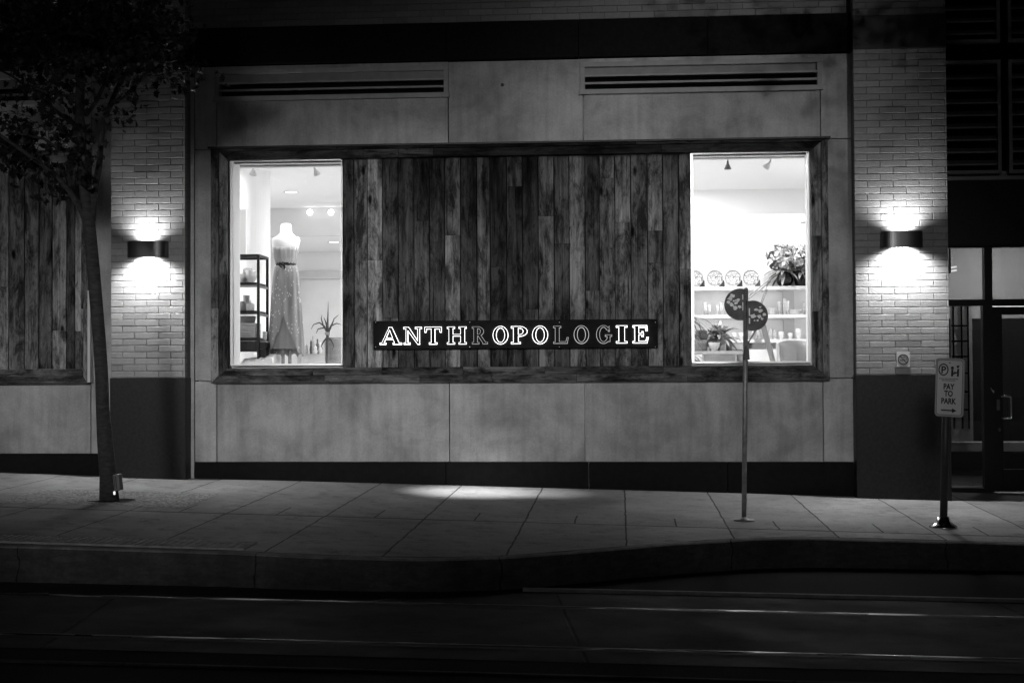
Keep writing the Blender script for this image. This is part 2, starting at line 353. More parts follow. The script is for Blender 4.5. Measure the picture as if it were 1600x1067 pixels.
for yy, lab in ((-6.09, 'steel tram rail set in the road nearer the kerb'), (-7.57, 'steel tram rail set in the road farther from the kerb')):
    t = thing('tram_rail', (0, yy, road_z(0)), lab, 'rail', 'tram rails in the road')
    rb = MB(); n = 9; prev = None; X = [-40, -12] + [i * .5 for i in range(-23, 24)] + [12, 40]
    for x in X:
        row = [rb.v(x, yy - .03 + .06 * k / n, road_z(x) + .006 + .007 * math.sin(math.pi * k / n)) for k in range(n + 1)]
        if prev:
            for k in range(n): rb.face([prev[k], row[k], row[k + 1], prev[k + 1]])
        prev = row
    rb.build('rail_head', M['rail'], t, smooth=True)
    mb = MB(); mb.face([mb.v(x, y, road_z(x) + .0085) for x, y in ((-40, yy - .1), (40, yy - .1), (40, yy - .035), (-40, yy - .035))]); mb.build('flangeway', M['rubber'], t)
# opposite pavement where the photographer stands
mb = MB(); mb.box(-40, 40, -30, -13.6, -.05, .16, fn=lambda x, y, z: (x, y, z + road_z(x))); struct(mb.build('opposite_pavement', pav, org=(0, 0, 0)))
# raised tactile strip on the platform edge
mb = MB(); x0, x1 = -9.0, -2.92; ya, yb = -5.3, -4.93
mb.box(x0, x1, ya, yb, .004, .010, fn=lambda x, y, z: (x, y, walk_z(x, y) + z))
mb.box(x0, x1, ya - .03, ya, .001, .016, fn=lambda x, y, z: (x, y, walk_z(x, y) + z), tone=(.3, .1, 0))
i = 0; x = x0 + .04
while x < x1 - .03:
    for k in range(6):
        y = ya + .035 + k * .06
        mb.lathe([(.019, 0), (.015, .006), (.006, .009), (.0003, .009)], (x, y, walk_z(x, y) + .009), 6)
    x += .062
struct(mb.build('tactile_paving', M['lip'], org=(0, 0, 0)))
# gravel tree pit
pa, pb = on_walk(345, 771), on_walk(330, 791); tb = on_walk(171, 782)
px0, px1, py0, py1 = tb.x - 1.0, pa.x, on_walk(200, 791).y, on_walk(200, 768).y
mb = MB(); mb.face([mb.v(x, y, walk_z(x, y) + .005) for x, y in ((px0, py0), (px1, py0), (px1, py1), (px0, py1))]); struct(mb.build('gravel_bed', M['gravel'], org=(0, 0, 0)), 'stuff')
mb = MB(); mb.lathe([(.26, .007), (.0004, .0075)], (tb.x, tb.y, walk_z(tb.x, tb.y)), 28, 1.0, .8)
struct(mb.build('tree_pit_opening', M['black']))

# ================================================================== BUILDING
XL, XR = -4.995, 2.61       # the display bay between the brick pillars
PY = -.20                   # pillar face
ZT = 4.936                  # underside of the stone band
ZB2 = PZ(35, 800)           # top of the stone band
ZTOP = 7.2
pl0, pl1 = PX(173, 400, PY), PX(289.5, 400, PY)       # left brick pillar
pr0, pr1 = PX(1336, 400, PY), PX(1482, 400, PY)       # right brick pillar
GRN = PZ(590, 230, PY); GRN_R = PZ(585, 1400, PY)
KZ = .337
b = thing('shop_building', (0, 0, 0), 'city shop building of pale brick pillars, concrete panels and dark stone with boarded display windows', 'building')
# opening of window 1 (left) and 2 (right), and the boarded frame
W = [(PX(360), PX(533)), (PX(1080), PX(1266))]
WZ0, WZ1 = PZ(570.5, 450), PZ(249, 450)
FO = (PX(333), PX(1293)); FI = (PX(345), PX(1283)); FB = (PX(357.5), PX(1267.5))
FZ = (PZ(597), PZ(585), PZ(573)); FT = (PZ(223), PZ(231), PZ(244))
# --- concrete panels of the bay
mb = MB(); g = .005; j = [XL + .06, -4.672, -1.957, -.405, 2.265, XR]
def cpan(x0, x1, z0, z1, y1=.12): mb.box(x0 + g, x1 - g, 0, y1, z0 + g, z1 - g, tone=(random.uniform(.9, 1.06), random.random(), 0))
for a, c in zip(j, j[1:]): cpan(a, c, KZ, FZ[0] + .03)
VZ = (PZ(156, 500), PZ(107, 500)); VX = [(PX(336), PX(702)), (PX(908), PX(1287))]
ZM = PZ(223)
for a, c in ((j[0], j[1]), (j[4], j[5])):
    cpan(a, c, FZ[0] + .03, ZM - .02); cpan(a, c, ZM - .02, ZT)
cpan(j[1], j[2], ZM - .02, VZ[0]); cpan(j[2], j[3], ZM - .02, ZT); cpan(j[3], j[4], ZM - .02, VZ[0])
mb.build('concrete_wall', M['conc'], b, bevel=.003)
# returns between the panels and pillars
B('joint_filler', M['granite2'], b, (pl1 + .002, XL + .075, .02, .12, -.3, ZT))
B('joint_filler', M['granite2'], b, (XR - .01, pr0 - .002, .02, .12, -.3, ZT))
B('pillar_return', M['conc'], b, (XL + .012, XL + .055, -.004, .12, KZ - .3, ZT))
# --- backing wall with the two window openings
x0, x1, z0, z1 = -12, 3.05, -.6, ZTOP
B('backing_wall', M['int_wall'], b, (x0, W[0][0], .125, .42, 1.0, z1), (W[0][1], W[1][0], .125, .42, 1.0, z1), (W[1][1], 3.1, .125, .42, 1.0, z1),
  (W[0][0], W[0][1], .125, .42, 1.0, WZ0), (W[1][0], W[1][1], .125, .42, 1.0, WZ0), (W[0][0], W[0][1], .125, .42, WZ1, z1), (W[1][0], W[1][1], .125, .42, WZ1, z1),
  (x0, 3.1, .125, .42, z0, 1.0))
# --- kick stone
mb = MB(); xx = XL + .06
for nx in (-2.0, PX(918), PX(1134), 2.61):
    mb.box(xx + .003, nx - .003, -.012, .12, -.4, KZ, tone=(1, .5, 0)); xx = nx
mb.build('kick_plinth', M['kick'], b, bevel=.004)
# --- bricks
def bricks(mb, x0, x1, z0, z1, y, course=.0742, L=.284, h0=0, chip=.03, depth=.09):
    n = 0; z = z0
    while z < z1 - .01:
        x = x0 - (L / 2 if (n + h0) % 2 else 0); zt = min(z + course, z1)
        while x < x1 - .005:
            a, c = max(x, x0), min(x + L, x1)
            if c - a > .02:
                t = random.gauss(1, .035) * (.9 if random.random() < .07 else 1)
                dy = random.uniform(-.0007, .0007); gz = .0036
                mb.box(a + .003, c - .003, y + dy, y + depth, z + gz + random.uniform(-.0008, .0008), zt - gz, tone=(max(.6, min(1.2, t)), random.random(), 0), fn=None)
            x += L
        z = zt; n += 1
LBX = PX(172, 400)  # right end of the left bay wall
BZ0 = PZ(76, 1400, PY); BZ1 = PZ(24, 1400, PY)
for nm, a, c, gz in (('l', pl0, pl1, GRN), ('r', pr0, pr1, GRN_R)):
    mb = MB(); bricks(mb, a, c, BZ1, ZTOP, PY); mb.build('upper_brick', M['brick'], b, bevel=.0035)
    mb = MB(); bricks(mb, a, c, gz, BZ0, PY, h0=0 if nm == 'l' else 1)
    mb.build('brick_pillar', M['brick'], b, bevel=.0035)
    B('mortar_core', M['mortar'], b, (a + .004, c - .004, PY + .009, .12, gz, ZTOP))
    mb = MB(); mb.box(a - .006, c + .006, PY - .008, .118, -.5, gz - .003, tone=(1, .2, 0)); mb.build('pillar_base', M['granite'], b, bevel=.004); mb = MB(); mb.box(a - .004, c + .004, PY - .004, .118, BZ0 + .002, BZ1 - .002)
    mb.build('pillar_band', M['granite'], b, bevel=.004)
# right pillar wraps into the door recess
B('recess_return', M['mortar'], b, (pr1 - .15, pr1 - .002, .118, .85, -.5, ZTOP))
# stone band and brick above the bay
mb = MB()
for a, c in ((XL, PX(513, 60)), (PX(513, 60), PX(698, 60)), (PX(698, 60), PX(904, 60)), (PX(904, 60), PX(1105, 60)), (PX(1105, 60), XR)): mb.box(a + .002, c - .002, -.05, .12, ZT + .012, ZB2)
mb.build('stone_band', M['granite2'], b, bevel=.004)
mb = MB(); bricks(mb, XL + .01, XR - .01, ZB2 + .012, ZB2 + 1.1, -.0); mb.build('upper_brick', M['brick'], b, bevel=.0035)
B('upper_mortar', M['mortar'], b, (XL, XR, .01, .12, ZB2 + .01, ZTOP))
# --- louvred vents
for k, (a, c) in enumerate(VX):
    v = thing if False else None
    f = .055
    fr = MB(); fr.box(a, c, -.025, .12, VZ[1] - f, VZ[1]); fr.box(a, a + f, -.0245, .12, VZ[0] + .05, VZ[1] - f); fr.box(c - f, c, -.0245, .12, VZ[0] + .05, VZ[1] - f)
    fr.box(a - .01, c + .01, -.045, .12, VZ[0] - .005, VZ[0] + .05)
    fo = fr.build('louvre_vent', M['louvre'], b, bevel=.003)
    zz0, zz1 = VZ[0] + .05, VZ[1] - f
    for q in range(3):
        hz = zz1 - zz0; s_ = MB(); (s_.box(a + f, c - f, -.015, .03, zz0 + hz * (.24, .57)[q], zz0 + hz * (.33, .655)[q]) if q < 2 else s_.box(a + f, c - f, 0, .008, 0, hz * .36, fn=lambda x, y, z: (x, y + .01 + (hz * .36 - z) * .45, zz0 + hz * .66 + z))); s_.build('slat', M['louvre'], fo)
    B('duct', M['black'], fo, (a + f, c - f, .1, .123, zz0, zz1))
    B('concrete_head', M['conc'], b, (a + .005, c - .005, .001, .12, VZ[1] + .001, ZT - .002))
mb = MB(); mb.lathe([(.02, 0), (.016, .02), (.0005, .022)], (0, 0, 0), 10); bmesh.ops.rotate(mb.bm, verts=mb.bm.verts[:], cent=(0, 0, 0), matrix=Matrix.Rotation(R_(90), 3, 'X')); p = onY(785, 133, 0); bmesh.ops.translate(mb.bm, verts=mb.bm.verts[:], vec=p)
mb.build('anchor_bolt', M['steel_dark'], b)

# --- reclaimed boards
def board_run(mb, edges, tones, joints, z0, z1, y, dark=None):
    for i, (a, c) in enumerate(zip(edges, edges[1:])):
        zs = sorted([z0] + [q for q in joints.get(i, []) if z0 < q < z1] + [z1]); t = tones[i % len(tones)]
        for k, (p, q) in enumerate(zip(zs, zs[1:])):
            tt = t * random.uniform(.62, 1.35); st = (lambda co, t=dark: t(co)) if dark else None
            # several vertical cuts so that the stain can vary along the board
            n = 8; dy = random.uniform(-.006, .006)
            for m_ in range(1):
                gp = random.uniform(.003, .0085); v = mb.box(a + gp, c - gp, y + dy, y + .05, p + .002, q - .002, tone=(tt, random.random(), 0))
                if dark:
                    es = set()
                    for vv in v:
                        for e in vv.link_edges:
                            d = (e.verts[0].co - e.verts[1].co)
                            if abs(d.z) > .05: es.add(e)
                    r = bmesh.ops.subdivide_edges(mb.bm, edges=list(es), cuts=n)
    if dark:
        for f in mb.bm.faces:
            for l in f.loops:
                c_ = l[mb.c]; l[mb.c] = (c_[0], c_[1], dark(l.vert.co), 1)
ex = [534, 552, 573, 596.5, 621, 645.6, 670, 694, 718, 744, 765, 790.6, 815.6, 840, 865, 888.5, 913.5, 936, 960, 985, 1011, 1035, 1060, 1079]
edges = [PX(q, 245) for q in ex]
tones = [.95, 1.2, 1.35, .8, .55, .8, .75, .95, .7, .9, .6, .75, .55, 1.05, .85, .8, .75, .95, .95, .75, 1.0, .8, .95]
J = {2: [404], 5: [343], 7: [366], 9: [], 10: [416], 11: [291], 12: [483], 13: [338], 14: [381], 16: [455], 17: [280], 18: [349], 20: [363, 413], 22: [423], 4: [], 6: [], 3: [495]}
J = {k: [PZ(q) for q in v] for k, v in J.items()}
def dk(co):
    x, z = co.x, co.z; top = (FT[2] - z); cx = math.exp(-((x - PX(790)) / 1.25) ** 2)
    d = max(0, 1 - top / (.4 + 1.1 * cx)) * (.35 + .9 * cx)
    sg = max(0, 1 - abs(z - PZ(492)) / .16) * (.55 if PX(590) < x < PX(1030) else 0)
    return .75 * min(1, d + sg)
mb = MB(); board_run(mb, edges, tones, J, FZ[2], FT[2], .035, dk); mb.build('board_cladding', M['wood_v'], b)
B('board_backing', M['black'], b, (W[0][1], W[1][0], .086, .124, FZ[2], FT[2]))  # black sheet stands for the shade in the gaps between boards
# narrow boards beside the glass
# frame of two stepped boards round the whole opening, mitred
def framepiece(mb, o, i, y0, y1, side, cuts, tones=None):
    (ox0, ox1, oz0, oz1), (ix0, ix1, iz0, iz1) = o, i
    if side in 'tb':
        zo, zi = (oz1, iz1) if side == 't' else (oz0, iz0)
        xs_ = [0] + sorted(cuts) + [1]
        for k, (p, q) in enumerate(zip(xs_, xs_[1:])):
            def X(u, outer): return (ox0 + (ox1 - ox0) * u) if outer and u in (0, 1) else (ix0 + (ix1 - ix0) * u)
            e = .0012; t = (tones[k % len(tones)] if tones else random.uniform(.6, 1.2), random.random(), 0)
            P = [(X(p, True) + e, zo), (X(q, True) - e, zo), (X(q, False) - e, zi), (X(p, False) + e, zi)]
            A = [mb.v(x, y0 + random.uniform(-.0015, .0015), z) for x, z in P]; C = [mb.v(x, y1, z) for x, z in P]
            mb.face(A, t); mb.face(C[::-1], t)
            for m_ in range(4): mb.face([A[m_], C[m_], C[(m_ + 1) % 4], A[(m_ + 1) % 4]], t)
    else:
        xo, xi = (ox0, ix0) if side == 'l' else (ox1, ix1); zs = [0] + sorted(cuts) + [1]
        for k, (p, q) in enumerate(zip(zs, zs[1:])):
            def Z(u, outer): return (oz0 + (oz1 - oz0) * u) if outer and u in (0, 1) else (iz0 + (iz1 - iz0) * u)
            e = .0012; t = (tones[k % len(tones)] if tones else random.uniform(.6, 1.2), random.random(), 0)
            P = [(xo, Z(p, True) + e), (xo, Z(q, True) - e), (xi, Z(q, False) - e), (xi, Z(p, False) + e)]
            A = [mb.v(x, y0 + random.uniform(-.0015, .0015), z) for x, z in P]; C = [mb.v(x, y1, z) for x, z in P]
            mb.face(A, t); mb.face(C[::-1], t)
            for m_ in range(4): mb.face([A[m_], C[m_], C[(m_ + 1) % 4], A[(m_ + 1) % 4]], t)
O = (FO[0], FO[1], FZ[0], FT[0] - .03); I1 = (FI[0], FI[1], FZ[1], FT[1]); I2 = (FB[0], FB[1], FZ[2], FT[2])
for sd, oc, ot, ic, it in (('b', [.18, .34, .46, .6, .78], [.75, .9, .68, .87, .97, .85], [.15, .27, .41, .55, .75], [.85, .78, .68, .86, .72, .8]), ('t', [.2, .38, .7], [.55, .5, .38, .5], [.24, .3, .36, .75], [.65, .85, .8, .4, .5]),
                       ('l', [.3, .75], None, [.45, .8], None), ('r', [.4], None, [.25, .6], None)):
    f_ = MB(); framepiece(f_, O, I1, -.10, .02, sd, oc, ot); framepiece(f_, I1, I2, -.065, .034, sd, ic, it)
    f_.build('timber_frame', M['wood_h' if sd in 'bt' else 'wood_v'], b, bevel=.003)
B('frame_flashing', M['flash'], b, (FO[0] - .03, FO[1] + .03, -.125, .0, FT[0] - .028, FT[0] - .008))
# --- glazed windows
for k, (a, c) in enumerate(W):
    e = .028; f = MB(); y0, y1 = .0, .05
    f.box(a - .002, a + e, y0, y1, WZ0, WZ1); f.box(c - (e if k else .006), c + .0, y0 + .02, y1, WZ0, WZ1)
    f.box(a + e, c - .006, y0 + .001, y1, WZ1 - e * .7, WZ1 + .01); f.box(a + e, c - .006, y0 + .001, y1, WZ0 - .004, WZ0 + e * .6)
    fo = f.build('window', M['alu'], b)
    B('pane', M['glass'], fo, (a + e, c - .006, .03, .036, WZ0 + e * .6, WZ1 - e * .7))
    B('blind_cassette', M['bronze'], fo, (a + e, c - .006, .053, .12, WZ1 - .032, WZ1 - .02))
# --- left bay: concrete, boards, vent, frame
lb1 = LBX; lfr = PX(137, 550, -.1); m = MB()
def cp(mb, x0, x1, z0, z1): mb.box(x0 + g, x1 - g, 0, .12, z0 + g, z1 - g, tone=(random.uniform(.92, 1.05), random.random(), 0))
lk = PZ(709, 75); LJ = PX(142, 650)
cp(m, LJ, lb1 + .05, lk, ZT); cp(m, LJ - 3.1, LJ, lk, FZ[0] + .01); cp(m, LJ - 6, LJ - 3.1, lk, FZ[0] + .01)
LV1 = PX(76, 145); cp(m, LV1, LJ, ZM, ZT); cp(m, LJ - 3.6, LV1, ZM, VZ[0]); cp(m, LJ - 6, LJ - 3.6, ZM, ZT)
m.build('concrete_wall', M['conc'], b, bevel=.003)
B('kick_plinth', M['kick'], b, (LJ - 6, lb1 + .05, -.012, .12, -.4, lk))
v_ = MB(); vx0, vx1 = LJ - 3.6, LV1; v_.box(vx0, vx1, -.02, .12, VZ[1] - .055, ZT - .002); v_.box(vx1 - .055, vx1, -.0195, .12, VZ[0] + .05, VZ[1] - .055); v_.box(vx0, vx1, -.045, .12, VZ[0] - .005, VZ[0] + .05)
fo = v_.build('louvre_vent', M['louvre'], b, bevel=.003)
for q in range(3):
    s_ = MB(); zz0, zz1 = VZ[0] + .05, VZ[1] - .055; hz = zz1 - zz0; (s_.box(vx0, vx1 - .055, -.015, .03, zz0 + hz * (.24, .57)[q], zz0 + hz * (.33, .655)[q]) if q < 2 else s_.box(vx0, vx1 - .055, 0, .008, 0, hz * .36, fn=lambda x, y, z: (x, y + .01 + (hz * .36 - z) * .45, zz0 + hz * .66 + z))); s_.build('slat', M['louvre'], fo)
B('duct', M['black'], fo, (vx0, vx1 - .055, .1, .123, VZ[0] + .05, VZ[1] - .055))
le = [LJ - 6.05]
lx = [-20, -1, 15, 39, 62, 83, 105, 118, 130]; le = [PX(q, 400) for q in lx]
mb = MB(); board_run(mb, le, [1.0, 1.05, 1.2, 1.05, .6, 1.15, .8, 1.1], {1: [PZ(448, 20)], 5: [PZ(517, 90)], 7: [PZ(517, 120)], 3: [], 4: []}, FZ[2], FT[2], -.02)
for i in range(24): mb.box(le[0] - .17 * (i + 1) + .002, le[0] - .17 * i - .002, -.02, .03, FZ[2], FT[2])
mb.build('board_cladding', M['wood_v'], b)
Lx = PX(-20) - 3.8
O = (Lx, PX(137, 590, -.1), FZ[0], FT[0] - .03); I1 = (Lx + .09, O[1] - .055, FZ[1], FT[1]); I2 = (Lx + .18, PX(130), FZ[2], FT[2])
for sd, cu in (('b', [.6, .72]), ('t', [.5, .8]), ('r', [.35])):
    f_ = MB(); framepiece(f_, O, I1, -.10, .02, sd, cu, [1, .9] if sd == 'r' else None); framepiece(f_, I1, I2, -.065, .034, sd, [c_ - .06 for c_ in cu], [1, .9] if sd == 'r' else None)
    f_.build('timber_frame', M['wood_h' if sd in 'bt' else 'wood_v'], b, bevel=.003)
B('lit_edge_strip', M['white'], b, (O[1] + .002, O[1] + .034, -.115, .0, FZ[0] + .02, PZ(455, 140)))  # white strip put in for lamp light on the frame's side face
B('stone_band', M['granite2'], b, (LJ - 6, lb1 + .05, -.05, .12, ZT + .012, ZB2))
mb = MB(); bricks(mb, LJ - 4, lb1 + .05, ZB2 + .012, ZB2 + 1.1, 0); mb.build('upper_brick', M['brick'], b, bevel=.0035)
B('upper_mortar', M['mortar'], b, (LJ - 6, lb1 + .05, .01, .12, ZB2 + .01, ZTOP))

# --- door recess at the right
RY = .8
def rx(px, py=400): return PX(px, py, RY)
def rz(py, px=1530): return PZ(py, px, RY)
rb0 = rx(1484) - .25; RE = rx(1600) + 3.2
B('recess_lintel', M['granite'], b, (rb0, RE, RY - .06, RY + .2, rz(384), rz(283)))
B('grille_backing', M['black'], b, (rb0, RE, RY + .15, RY + .3, rz(283), ZTOP))
for zlo, zhi, npitch in ((rz(272), rz(95), 10), (rz(68), ZTOP - .2, 20)):
    for (a, c) in ((rb0, rx(1566)), (rx(1578), rx(1578) + 1.6)):
        gf = MB(); e = .04; gf.box(a, a + e, RY - .03, RY + .1, zlo, zhi); gf.box(c - e, c, RY - .03, RY + .1, zlo, zhi); gf.box(a + e, c - e, RY - .03, RY + .1, zhi - e, zhi); gf.box(a + e, c - e, RY - .03, RY + .1, zlo, zlo + e)
        go = gf.build('grille', M['grille'], b)
        s_ = MB(); z = zlo + .1
        while z < zhi - .08: s_.box(a + e, c - e, RY, RY + .06, z, z + .02, fn=lambda x, y, q: (x, y, q + (y - RY) * .8)); z += .145
        s_.build('slat', M['grille'], go)
# storefront
th = rz(769)                      # threshold
fm = MB(); y0, y1 = RY - .03, RY + .08; t0, t1 = rz(387), rz(468)
fm.box(rb0, RE, y0, y1, t0, rz(384)); fm.box(rb0, RE, y0, y1, rz(478), t1); fm.box(rx(1537), rx(1549), y0 - .002, y1, t1, t0); fm.box(rx(1536, 600), rx(1551, 600), y0 - .002, y1, th, rz(478)); fm.box(rb0, rx(1536), y0, y1, th, rz(762))
fm.box(rx(1551) + 1.05, rx(1551) + 1.12, y0 - .002, y1, th, t0)
fm.build('storefront_frame', M['bronze'], b)
B('transom_pane', M['dglass'], b, (rb0, rx(1537), RY + .02, RY + .026, t1, t0)); B('transom_pane', M['dglass'], b, (rx(1549), rx(1551) + 1.05, RY + .02, RY + .026, t1, t0))
B('sidelight_pane', M['dglass'], b, (rb0, rx(1536), RY + .02, RY + .026, rz(762), rz(478)))
d0, d1 = rx(1551, 600) + .004, rx(1551) + 1.046; dm = MB(); e = .11
dm.box(d0, d0 + e, RY - .01, RY + .04, th + .01, rz(480)); dm.box(d1 - e, d1, RY - .01, RY + .04, th + .01, rz(480)); dm.box(d0 + e, d1 - e, RY - .009, RY + .04, rz(492), rz(480)); dm.box(d0 + e, d1 - e, RY - .009, RY + .04, th + .01, rz(733))
dr = dm.build('door', M['bronze'], b, bevel=.004)
B('pane', M['dglass'], dr, (d0 + e, d1 - e, RY + .014, RY + .02, rz(733), rz(492)))
hx = rx(1563, 635); h_ = MB(); hz0, hz1 = rz(653), rz(619); h_.tube([(hx, RY - .01, hz1), (hx, RY - .07, hz1), (hx + .1, RY - .075, hz1), (hx + .105, RY - .075, hz1 - .03), (hx + .105, RY - .075, hz0 + .03), (hx + .1, RY - .075, hz0), (hx, RY - .07, hz0), (hx, RY - .01, hz0)], .011, 8)
h_.build('handle', M['shiny'], dr, smooth=True)
q = MB(); q.box(rx(1554), rx(1559), RY - .018, RY - .01, rz(641), rz(624)); q.build('lock_plate', M['shiny'], dr); q = MB(); q.box(rx(1556), rx(1559.5), RY - .02, RY - .01, rz(674), rz(669)); q.build('lock', M['shiny'], dr)
q = MB(); q.tube([(rx(1545), RY - .03, rz(606)), (rx(1547), RY - .06, rz(611)), (rx(1548), RY - .06, rz(614))], [.012, .02, .006], 8); q.build('frame_knob', M['shiny'], b)
# lobby room seen through the glass
LF = th - .02; LB = 4.6
B('lobby_wall', M['lobby'], b, (rb0 - .2, RE + 1, LB, LB + .1, rz(480) , 3.6), (RE + 1, RE + 1.1, RY + .1, LB, LF, 3.6), (rb0 - .2, rb0 - .1, RY + .1, LB, LF, 3.6))
B('lobby_dado', M['lobby_dark'], b, (rb0 - .1, RE + 1, LB - .03, LB + .1, LF, rz(480)))
B('lobby_ceiling', M['lobby'], b, (rb0 - .2, RE + 1.1, RY + .1, LB + .1, 3.6, 3.7)); B('lobby_floor', M['lobby_floor'], b, (rb0 - .2, RE + 1.1, RY + .1, LB + .1, LF - .1, LF))
B('reflection_slab', M['int_grey'], b, (rb0 - .1, RE, 3.6, 3.9, PZ(705, 1510, 3.6), PZ(691, 1510, 3.6)))  # pale slab added in place of a band mirrored in the glass
q = MB(); gx0, gx1 = PX(1487, 540, 3.5), PX(1513, 540, 3.5)
for px in (1490, 1503, 1513): q.box(PX(px, 540, 3.5) - .01, PX(px, 540, 3.5) + .01, 3.5, 3.52, PZ(670, 1500, 3.5), PZ(470, 1500, 3.5))
for py in (509, 533, 557, 583, 612, 640): q.box(gx0, gx1, 3.505, 3.515, PZ(py, 1500, 3.5) - .012, PZ(py, 1500, 3.5) + .012)
q.build('reflected_grid', M['black'], b)  # grid and panel stand in for a muntin window reflected in the glass
B('reflected_grid_back', M['int_grey'], b, (gx0, gx1 + .06, 3.53, 3.56, PZ(690, 1500, 3.5), PZ(475, 1500, 3.5)))
lamp('lobby_light', 'AREA', (rx(1600) + .5, 3.2, 3.5), 70, .6)
q = MB(); p1, p2 = onY(1490, 423, 1.4), onY(1490, 417.5, 1.4)
lt = thing('lamp_reflection', (p1.x, 1.4, p1.z), 'small pair of glowing bars standing in for a lamp reflection behind the transom glass beside the right brick pillar', 'lamp')
for pz in (p1.z, p2.z): q.obox((p1.x - .03, 1.4, pz - .005), (p1.x + .035, 1.4, pz + .005), .02, .02)
q.build('tube', emit('reflection_glow', 3), lt)  # glowing bars drawn for a lamp mirrored in the glass
B('mount', M['bronze'], lt, (p1.x - .05, p1.x - .035, 1.38, 1.45, p1.z - .03, p2.z + .03), (p1.x - .05, p1.x - .035, 1.39, 1.44, p2.z + .03, 3.6))

# ================================================================== SHOP INTERIOR (parts of the building)
RX0, RX1, RYB, RF, RC = -6.6, 3.05, 9.0, 1.2, 3.98
BKY = 6.0
B('shop_floor', M['floor'], b, (RX0, RX1, .42, RYB, RF - .1, RF))
B('shop_ceiling', M['int_wall'], b, (RX0, RX1, .42, BKY, RC, RC + .1))
B('shop_wall', M['int_wall'], b, (RX0 - .1, RX0, .3, RYB, RF - .1, 4), (RX1, RX1 + .1, .43, RYB, RF - .1, 4), (RX0, RX1, RYB, RYB + .1, RF, 4))
zb = PZ(369, 480, BKY)
B('ceiling_bulkhead', M['int_grey'], b, (RX0, RX1, BKY, BKY + .1, zb, RC + .1)); B('rear_ceiling', M['int_wall'], b, (RX0, RX1, BKY + .1, RYB, zb, zb + .1))
B('window_bulkhead', M['int_grey'], b, (RX0, -2, .42, .52, PZ(262, 450, .5), RC), (-.5, RX1, .42, .52, PZ(249, 1170, .5), RC))
# back opening with trim (left view)
q = MB(); a_, c_ = PX(466, 430, 8.9), PX(600, 430, 8.9); q.box(a_, c_, 8.9, RYB, PZ(436, 500, 8.9), PZ(423, 500, 8.9)); q.box(a_, PX(469, 430, 8.9), 8.9, RYB, RF, PZ(436, 500, 8.9)); q.build('door_casing', M['int_trim'], b)
B('fitting_room_wall', M['int_grey'], b, (PX(469, 430, 8.95), c_, 8.95, RYB - .001, RF, PZ(436, 500, 8.9)))
# round column
q = MB(); cc = onY(394, 400, 2.0); q.lathe([(.235, 0), (.235, RC - RF)], (cc.x, cc.y, RF), 40); q.build('column', M['int_wall'], b, smooth=False)
B('wall_panel', M['int_wall'], b, (PX(366, 360, 1.35), PX(384, 360, 1.35), 1.35, 1.39, PZ(400, 380, 1.35), PZ(327, 380, 1.35)))
# right view: display wall behind the shelves, soffit and a post
SY = 2.6
B('display_wall', M['int_wall'], b, (PX(1060, 400, SY + .3), RX1, SY + .3, SY + .4, RF, PZ(336, 1170, SY + .3)))
B('wall_post', M['int_trim'], b, (PX(1223, 400, SY + .25), PX(1240, 400, SY + .25), SY + .24, SY + .299, RF, PZ(350, 1240, SY)))
B('rear_partition', M['int_wall'], b, (PX(1040, 400, 4.5), RX1, 4.5, 4.6, RF, RC), )
# lights of the shop
for x, y in ((-5.6, 1.6), (-4.9, 2.7), (-2.6, 1.7), (-1.0, 2.2), (.4, 1.3), (2.0, 1.9), (.6, 3.6), (-4.2, 7.4), (-2, 7.6)):
    rear = y > 6; lamp('shop_downlight', 'AREA', (x, y, (zb if rear else RC) - .03), 54 if not rear else 34, .3)
n_disc = 0
for (px, py, yy, lab) in ((455, 300, None, 'flat round recessed ceiling light seen above the dressed mannequin'), (522, 378, 7, 'small round recessed light in the lower rear ceiling beside the boards')):
    d = ray(px, py); zc = RC if yy is None else zb; t = (zc - CAM.z) / d.z; p = CAM + d * t
    th_ = thing('ceiling_light', (p.x, p.y, zc - .01), lab, 'ceiling light', 'recessed ceiling lights')
    q = MB(); q.lathe([(.09, -.006), (.0005, -.006)], (p.x, p.y, zc), 24); q.build('diffuser', emit('diffuser', 3), th_)
    q = MB(); q.arc(p.x, p.y, .11, .11, .02, .02, 0, 360, zc - .008, zc - .001, fr=lambda x, y, z: (x, z, y)); q.build('trim_ring', M['int_trim'], th_)
def spot_head(px, py, Y, label, tilt=0, lit=True):
    p = onY(px, py, Y); t = thing('track_spotlight', (p.x, Y, p.z), label, 'spotlight', 'spotlights hanging in the windows')
    q = MB(); q.lathe([(.012, .0), (.014, .03), (.03, .06), (.045, .1)], (0, 0, 0), 16); q.bm.transform(Matrix.Translation(p) @ Matrix.Rotation(R_(35 if abs(tilt) > 5 else 0), 4, 'X') @ Matrix.Rotation(R_(180 + tilt), 4, 'Y')); q.build('shade', M['int_grey'] if lit else M['box'], t, smooth=True)
    q = MB(); q.lathe([(.04, .09), (.0005, .093)], (0, 0, 0), 16); q.bm.transform(Matrix.Translation(p) @ Matrix.Rotation(R_(35 if abs(tilt) > 5 else 0), 4, 'X') @ Matrix.Rotation(R_(180 + tilt), 4, 'Y')); q.build('bulb', emit('bulb', 8 if lit else 1.5), t)
    q = MB(); q.tube([p, (p.x, Y, RC - .0)], .009, 8); q.box(p.x - .05, p.x + .05, Y - .015, Y + .015, RC - .03, RC); q.build('stem', M['int_trim'], t)
spot_head(396, 262, 1.0, 'white spotlight at the top left of the left window, above the shelf rack', 12)
spot_head(491, 262, 1.0, 'white spotlight at the top right of the left window', -14)
spot_head(1137, 252, 1.0, 'grey spotlight pointing straight down at the top of the right window', 0, False)
spot_head(1204, 252, 1.0, 'white tilted spotlight at the top of the right window', 30)
